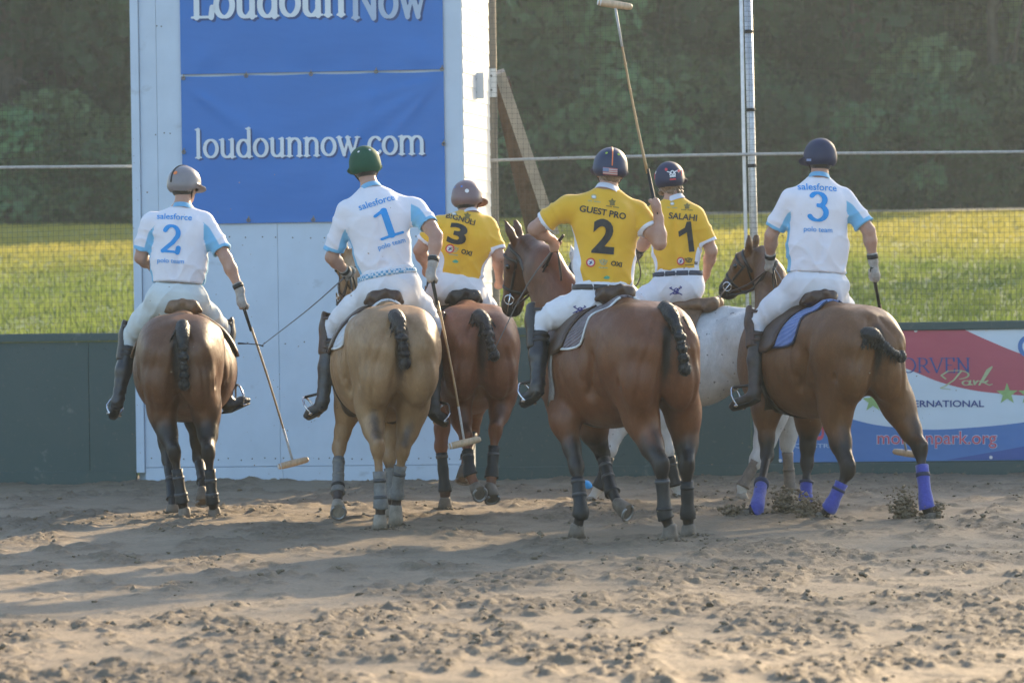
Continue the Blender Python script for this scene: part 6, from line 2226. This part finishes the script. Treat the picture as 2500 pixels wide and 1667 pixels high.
def tree_mesh(seed, height, rad, n_leaf, low=.12, size=.2):
    r_ = np.random.default_rng(seed)
    nb = 30
    # clump centres through the crown's volume, wider in the middle
    t = low + (1 - low) * r_.random(nb) ** .85
    prof = np.sin(np.clip((t - low) / (1 - low) * .93 + .07, 0, 1) * math.pi) ** .6
    a = r_.random(nb) * 2 * math.pi
    rr = rad * prof * np.sqrt(r_.random(nb)) * .95
    cx, cy, cz = rr * np.cos(a), rr * np.sin(a), t * height * .95
    cr_ = (.45 + .6 * r_.random(nb)) * rad * .50
    k = r_.choice(nb, n_leaf, p=cr_ ** 2 / (cr_ ** 2).sum())
    dv = r_.normal(0, 1, (n_leaf, 3)); dv /= np.linalg.norm(dv, axis=1)[:, None]
    p = np.stack([cx[k], cy[k], cz[k]], 1) + dv * (cr_[k] * (.72 + .33 * r_.random(n_leaf) ** .8))[:, None] * (1, 1, .75)
    n = dv * .6 + r_.normal(0, .7, (n_leaf, 3)); n /= np.linalg.norm(n, axis=1)[:, None]
    u = np.cross(n, r_.normal(0, 1, (n_leaf, 3))); u /= np.linalg.norm(u, axis=1)[:, None]
    w = np.cross(n, u)
    s_ = (size * (.55 + .8 * r_.random(n_leaf)))[:, None]
    V = np.stack([p - u * s_ * .5, p + w * s_ * .32 + u * s_ * .05, p + u * s_ * .55 - n * s_ * .08, p - w * s_ * .32 + u * s_ * .02], 1).reshape(-1, 3)
    F4 = np.arange(n_leaf * 4).reshape(-1, 4)
    mb = MB()
    tr = spline([(0, 0, -.5), (.1 * rad * r_.normal(), .1 * rad * r_.normal(), height * .35), (.12 * rad * r_.normal(), .12 * rad * r_.normal(), height * .9)], 6)
    mb.tube(tr, list(np.linspace(height * .021, height * .004, len(tr))), 9)
    for q in range(14):
        i = int(len(tr) * (.2 + .7 * q / 14)); b0 = tr[min(i, len(tr) - 1)]
        c_ = int(r_.integers(nb)); e = np.array((cx[c_], cy[c_], max(cz[c_], b0[2] + .2)))
        mb.tube(spline([b0, lerp(b0, e, .5) + (0, 0, .25), e], 4), list(np.linspace(height * .008, height * .0015, 9)), 5)
    tone = np.repeat((.45 + 1.15 * r_.random(nb))[k] * (.85 + .3 * r_.random(n_leaf)), 4)
    return V, F4, mb, tone


TREES = []
for i_, (hgt_, rad_, low_) in enumerate(((14.5, 4.2, .06), (16.0, 4.6, .05), (13.0, 4.0, .04), (15.0, 3.6, .08))):
    v_, f_, mb_, tn_ = tree_mesh(100 + i_, hgt_, rad_, 16000, low_, .47)
    TREES.append((mesh_np('crown', v_, f_, LEAFS[i_ % 3], False, {'tone': tn_}), mesh_np('trunk', np.array(mb_.v), mb_.f, M_BARK, True), hgt_))
v_, f_, mb_, tn_ = tree_mesh(140, 19.0, 5.0, 1050, .42, .38)
TREES.append((mesh_np('crown', v_, f_, LEAFS[1], False, {'tone': tn_}), mesh_np('trunk', np.array(mb_.v), mb_.f, M_BARK, True), 19.0))
TREE_LAB = ['leftmost tree of the dark wood behind the lawn', 'dark tree left of the white goal, second from the left edge']


def place_tree(k, x, y, sc, rz, label, group):
    crown, trunk, _ = TREES[k]
    t = empty('tree', (x, y, float(lawn_z(y, x)) - .1), rz)
    t.scale = (sc, sc, sc)
    tag(t, label, 'tree', group)
    for nm, me in (('crown', crown), ('trunk', trunk)):
        link(bpy.data.objects.new(nm, me), t)


_row = 0
WOOD = []
for yr_, x0_, x1_, st_ in ((100, -22, 24, 6.4), (111, -25, 27, 4.8), (119, -28, 30, 5.0), (128, -30, 32, 5.0)):
    x_ = x0_
    while x_ < x1_:
        WOOD.append((x_ + rng.uniform(-.9, .9), yr_ + rng.uniform(-1.8, 1.8), rng.uniform(1.0, 1.3)))
        x_ += st_
for n_, (x_, y_, sc_) in enumerate(WOOD):
    place_tree(n_ % 4, x_, y_, sc_, rng.uniform(0, 6.28), 'dark leafy tree in the hazy wood behind the lawn', 'trees of the wood behind the lawn')
# undergrowth closing the foot of the wood
BUSH = []
for i_ in range(3):
    v_, f_, mb_, tn_ = tree_mesh(300 + i_, 4.2, 2.6, 6000, .0, .34)
    BUSH.append((mesh_np('foliage', v_, f_, LEAFS[(i_ + 1) % 3], False, {'tone': tn_}), mesh_np('stems', np.array(mb_.v), mb_.f, M_BARK, True)))
x_ = -23.0
n_ = 0
while x_ < 24:
    y_ = 96.0 + rng.uniform(-1.2, 2.5)
    t_ = empty('shrub', (x_, y_, float(lawn_z(y_, x_)) - .2), rng.uniform(0, 6))
    q_ = rng.uniform(.75, 1.15); t_.scale = (q_, q_, q_ * rng.uniform(.8, 1.15))
    tag(t_, 'dark shrub at the foot of the wood behind the lawn', 'shrub', 'shrubs along the edge of the wood')
    for nm_, me_ in zip(('foliage', 'stems'), BUSH[n_ % 3]):
        link(bpy.data.objects.new(nm_, me_), t_)
    x_ += rng.uniform(1.2, 1.9); n_ += 1
# trees beyond the right edge that throw the long evening shade over lawn and arena
for n_, (x_, y_, sc_) in enumerate(((21.5, 54.5, .82), (27, 64, 1.0), (29.5, 54, .9), (20, 67, 1.0), (15.5, 46, .55))):
    place_tree(4, x_, y_, sc_, n_ * 1.3, 'tree beyond the right edge shading the arena', 'trees right of the arena')

# ------------------------------------------------------------------ dusty evening air
def haze():
    lo, hi = np.array((-70, -14, -3.0)), np.array((75, 190, 28.0))
    m = bpy.data.materials.new('dusty_air'); m.use_nodes = True
    nt = m.node_tree; nt.nodes.clear()
    pv = nt.nodes.new('ShaderNodeVolumePrincipled')
    pv.inputs['Color'].default_value = (.80, .95, .97, 1)
    pv.inputs['Density'].default_value = .00055
    pv.inputs['Anisotropy'].default_value = .3
    out = nt.nodes.new('ShaderNodeOutputMaterial')
    nt.links.new(pv.outputs[0], out.inputs['Volume'])
    o = MB().box(lo, hi).build('haze', m)
    tag(o, 'thin dusty evening haze filling the air', 'haze', None, 'stuff')


haze()
# ------------------------------------------------------------------ park banner on the right-hand wall
pbL, pbR = onwall(1900, 960, -.008)[0], onwall(2760, 960, -.008)[0]
pbz = onwall(2250, 1125, -.008)[1]
park = empty('banner', wp((pbL + pbR) / 2, -.006, pbz), WALL_A)
tag(park, 'red, white and blue park banner fixed to the green wall at right', 'banner')
PK = lambda x, y: (1900 + x / 3.92, 760 + y / 3.92)


def on_banner(x, y):
    u, z = onwall(*PK(x, y), -.008)
    return (u - (pbL + pbR) / 2, z - pbz)


def vinyl(name, col):
    m, nt, b = new_mat(name)
    nt.links.new(mixc(nt, ramp(nt, tex(nt, 2, 3), [(.3, 0), (.7, 1)]), tuple(c * .92 for c in col), col), b.inputs['Base Color'])
    b.inputs['Roughness'].default_value = .45
    bump(nt, b, tex(nt, 1.6, 3, .5, stretch=(1, 1, 2.0)), .3, .04)
    return m


PV_W, PV_R, PV_B, PV_D = vinyl('white_vinyl', (.62, .70, .76)), vinyl('red_vinyl', (.46, .085, .12)), vinyl('blue_vinyl', (.075, .19, .46)), vinyl('dark_blue_vinyl', (.05, .10, .33))
PV_G = mat('green_print', (.30, .46, .17), .5); PV_N = mat('navy_print', (.045, .075, .25), .5); PV_PK = mat('sage_script_print', (.44, .48, .27), .5); PV_RED = mat('red_print', (.58, .10, .13), .5); PV_LB = mat('pale_blue_print', (.40, .52, .70), .5)


def lay(name, vf, lift, material):
    V, Fc = vf
    v = np.array([(p[0], -lift, p[1]) for p in V])
    return obj(name, v, Fc, material, park, False)


zt0, zt1 = 0.0, onwall(2250, 798, -.008)[1] - pbz
hw_ = (pbR - pbL) / 2
lay('sheet', poly2([(-hw_, zt0), (hw_, zt0), (hw_, zt1), (-hw_, zt1)]), 0, PV_W)


def smooth_curve(pts, n=6):
    return [tuple(q[:2]) for q in spline([np.array((p[0], p[1], 0.0)) for p in pts], n)]


def clipz(pts):
    return [(min(max(x, -hw_), hw_), min(max(z, zt0), zt1)) for x, z in pts]


up_ = smooth_curve([on_banner(*p) for p in ((1730, 150), (1990, 270), (2350, 415), (2800, 540), (3370, 640))])
lo_ = smooth_curve([on_banner(*p) for p in ((3370, 820), (2800, 830), (2352, 805), (1900, 760), (1560, 680), (1270, 565), (900, 430), (500, 330), (0, 280))])
lay('red_swoosh', poly2(clipz([(-hw_, zt1)] + up_ + lo_)), .002, PV_R)
bl_ = smooth_curve([on_banner(*p) for p in ((0, 800), (400, 930), (740, 1040), (1000, 1095), (1400, 1130), (1800, 1115), (2352, 1060), (2800, 960), (3370, 800))])
lay('blue_swoosh', poly2(clipz([(-hw_, zt0)] + bl_ + [(hw_, zt0)])), .002, PV_B)
dk_ = smooth_curve([on_banner(*p) for p in ((1600, 1420), (1900, 1370), (2352, 1290), (2900, 1180), (3370, 1100))])
lay('dark_swoosh', poly2(clipz([dk_[0]] + dk_ + [(hw_, zt0)])), .004, PV_D)


def star(x, y, r):
    c = on_banner(x, y); k = abs(on_banner(x + r, y)[0] - c[0])
    return poly2([(c[0] + k * (1 if i % 2 == 0 else .40) * math.sin(i * math.pi / 5), c[1] + k * (1 if i % 2 == 0 else .40) * math.cos(i * math.pi / 5)) for i in range(10)])


for x_, y_ in ((905, 860), (2190, 790), (2400, 790), (2610, 790)):
    lay('star', star(x_, y_, 108), .005, PV_G)


def write(name, vf, x0, x1, yb, yt, lift, material, grow=0):
    V, Fc = vf
    lo, hi = V.min(0), V.max(0)
    a, b, c = on_banner(x0, yb), on_banner(x1, yb), on_banner(x0, yt)
    V = (V - lo) / (hi - lo) * (b[0] - a[0], c[1] - a[1]) + a
    V[:, 1] += (V[:, 0] - a[0]) * ((b[1] - a[1]) / (b[0] - a[0] + 1e-9))
    lay(name, (V, Fc), lift, material)


write('lettering', serif_text('MORVEN', .085, .04, .035, .06), 1000, 1840, 592, 440, .006, PV_N)
write('lettering', sans_text('INTERNATIONAL', .018), 1120, 1970, 915, 850, .006, PV_N)
write('letter_outline', sans_text('morvenpark.org', .032), 942, 2098, 1314, 1140, .0055, PV_LB)
write('lettering', sans_text('morvenpark.org', .004), 950, 2090, 1308, 1147, .0075, PV_RED)
write('lettering', sans_text('EQUESTRIAN', .012), 112, 630, 1312, 1264, .006, PV_LB)
write('lettering', sans_text('U', .03), 345, 440, 1232, 1050, .006, PV_RED)
sc_p = [[(1.55, .0), (1.0, .12), (1.25, .30), (1.75, .9), (2.15, 1.75)], arc(1.95, 1.42, .62, .42, 60, -80, 10), [(1.3, 1.0), (1.05, 1.35), (1.45, 1.8), (2.2, 1.85)],
        arc(2.42, .62, .20, .22, 40, 330, 10) + [(2.62, .45), (2.72, .5)], [(2.66, .85), (2.60, .45), (2.8, .42)], [(2.85, .85), (2.90, .45)], [(2.92, .55), (3.05, .82), (3.2, .80)],
        [(3.15, .42), (3.6, 1.9), (3.85, 2.2), (3.75, 1.9), (3.3, .7)], [(3.35, .65), (3.62, .85), (3.45, .62), (3.7, .40), (3.85, .5)]]
write('lettering', pen_text(sc_p, .055, .05), 1545, 2055, 748, 525, .008, PV_PK)
c_ = on_banner(2405, 335); k_ = abs(on_banner(2405 + 112, 335)[0] - c_[0])
lay('round_logo', disc2(k_, 28, 0, *c_), .006, PV_B)
lay('round_logo_ring', disc2(k_ * .62, 28, k_ * .42, *c_), .008, PV_W)
for x_, y_ in ((20, 190), (680, 185), (1315, 185), (1990, 175), (20, 1425), (700, 1420), (1400, 1408), (2035, 1395)):
    c_ = on_banner(x_, y_)
    lay('grommet', disc2(.015, 12, 0, *c_), .010, M_SIDING)


# ------------------------------------------------------------------ loose clods and thrown dirt
def clod_cloud(n, pos, size, seed):
    r_ = np.random.default_rng(seed)
    ico_v = np.array([(0, 0, 1), (.9, 0, .4), (.28, .85, .4), (-.72, .53, .4), (-.72, -.53, .4), (.28, -.85, .4), (.72, .53, -.4), (-.28, .85, -.4), (-.9, 0, -.4), (-.28, -.85, -.4), (.72, -.53, -.4), (0, 0, -1)])
    ico_f = np.array([(0, 1, 2), (0, 2, 3), (0, 3, 4), (0, 4, 5), (0, 5, 1), (1, 6, 2), (2, 7, 3), (3, 8, 4), (4, 9, 5), (5, 10, 1), (6, 7, 2), (7, 8, 3), (8, 9, 4), (9, 10, 5), (10, 6, 1), (11, 7, 6), (11, 8, 7), (11, 9, 8), (11, 10, 9), (11, 6, 10)])
    V = ico_v[None] * (1 + r_.normal(0, .36, (n, 12, 1))) * size[:, None, None] * (1, 1, .75)
    a = r_.random(n) * 6.28
    ca, sa = np.cos(a)[:, None], np.sin(a)[:, None]
    V = np.stack([V[..., 0] * ca - V[..., 1] * sa, V[..., 0] * sa + V[..., 1] * ca, V[..., 2]], 2) + pos[:, None]
    return V.reshape(-1, 3), (ico_f[None] + (np.arange(n) * 12)[:, None, None]).reshape(-1, 3)


n_ = 9000
yy_ = 12.8 + 16 * rng.random(n_) ** 1.1
xx_ = (rng.random(n_) * 2 - 1) * (yy_ * .172)
sz_ = .004 + .018 * rng.random(n_) ** 4
keep = crumb_mask(xx_, yy_) > .25 + .75 * rng.random(n_)
xx_, yy_, sz_ = xx_[keep], yy_[keep], sz_[keep]
ps_ = np.stack([xx_, yy_, sand_height(xx_, yy_) + sz_ * .15], 1)
tag(obj('sand_clods', *clod_cloud(len(xx_), ps_, sz_, 5), mat('crumbled_sand', (.21, .16, .105), .9, .3, 12, ((60, .5, .01),)), None, False), 'loose clods of sand lying over the arena floor', 'clods', None, 'stuff')

M_DIRT = mat('thrown_dirt', (.24, .18, .115), .9, .4, 40, ((60, .5, .01),))
CK = lambda x, y: (1750 + x / 3.92, 1050 + y / 3.92)


def spray(label, foot, d, lean, height, width, n, seed):
    """clods flung up round a hoof: dense at the ground, sparse above"""
    r_ = np.random.default_rng(seed)
    c = at(*foot, d); c[2] = 0
    t = r_.random(n) ** 1.9
    jets = np.stack([r_.normal(lean * 1.2, width * .9, 7), r_.normal(0, width * .5, 7), height * (.45 + .6 * r_.random(7))], 1)
    j = r_.integers(0, 7, n)
    p = np.array((c[0], c[1], .004)) + jets[j] * t[:, None] + r_.normal(0, 1, (n, 3)) * (width * (.34 - .10 * t))[:, None] * (1, .6, .35)
    core = r_.random(n) < .55                                   # the clump of soil lifted as one
    q = r_.normal(0, 1, (n, 3)) * np.array((width * .42, width * .30, height * .20)) + np.array((c[0] + lean * .4, c[1], height * .30))
    p = np.where(core[:, None], q, p)
    p[:, 2] = np.abs(p[:, 2]) + .002
    s_ = (.003 + .019 * r_.random(n) ** 2.0) * np.where(core, .95, 1.0 - .8 * t)
    tag(obj('dirt_spray', *clod_cloud(n, p, s_, seed), M_DIRT, None, False), label, 'dirt', None, 'stuff')


spray('dirt thrown up beside the far right blue-wrapped hind hoof', CK(1830, 860), 23.0, -.06, .27, .11, 620, 1)
spray('dirt thrown up right of the far right hind hoof', CK(2090, 870), 22.95, .03, .16, .06, 190, 2)
spray('dirt thrown up between the blue-wrapped legs', CK(690, 850), 23.6, .0, .24, .15, 640, 3)
spray('dirt thrown up by the middle blue-wrapped hoof', CK(900, 850), 23.2, -.02, .18, .12, 480, 4)
spray('dirt thrown up by the front blue-wrapped hoof', CK(180, 860), 23.5, -.02, .10, .11, 300, 5)
n_ = 420
fx_ = rng.uniform(250, 2350, n_); fy_ = rng.uniform(300, 1250, n_) ** 1.0; fd_ = rng.uniform(20, 27, n_)
pp_ = np.array([at(a_, b_, c_) for a_, b_, c_ in zip(fx_, fy_, fd_)])
pp_ = pp_[(pp_[:, 2] > .05) & (rng.random(n_) < np.clip(1.3 - pp_[:, 2] * .38, .12, 1))]
tag(obj('flying_grit', *clod_cloud(len(pp_), pp_, .0022 + .004 * rng.random(len(pp_)) ** 2, 9), M_DIRT, None, False), 'specks of grit flying in the air round the horses', 'grit', None, 'stuff')


# crumbs pushed up round every planted hoof
pp_, ss_ = [], []
for h_ in HORSES.values():
    for q_ in h_['planted']:
        for _ in range(45):
            a_, r_ = rng.random() * 6.283, .045 + .10 * rng.random() ** 1.4
            x_, y_ = q_[0] + r_ * math.cos(a_), q_[1] + r_ * math.sin(a_)
            z_ = .020 * max(0.0, 1 - abs(r_ - .07) / .06)
            pp_.append((x_, y_, float(sand_height(np.array([x_]), np.array([y_]))[0]) + z_ * rng.random())); ss_.append(.004 + .012 * rng.random() ** 2)
tag(obj('hoof_crumbs', *clod_cloud(len(pp_), np.array(pp_), np.array(ss_), 12), mat('crumbled_sand', (.21, .16, .105)), None, False), 'crumbs of sand pushed up round the planted hooves', 'crumbs', None, 'stuff')
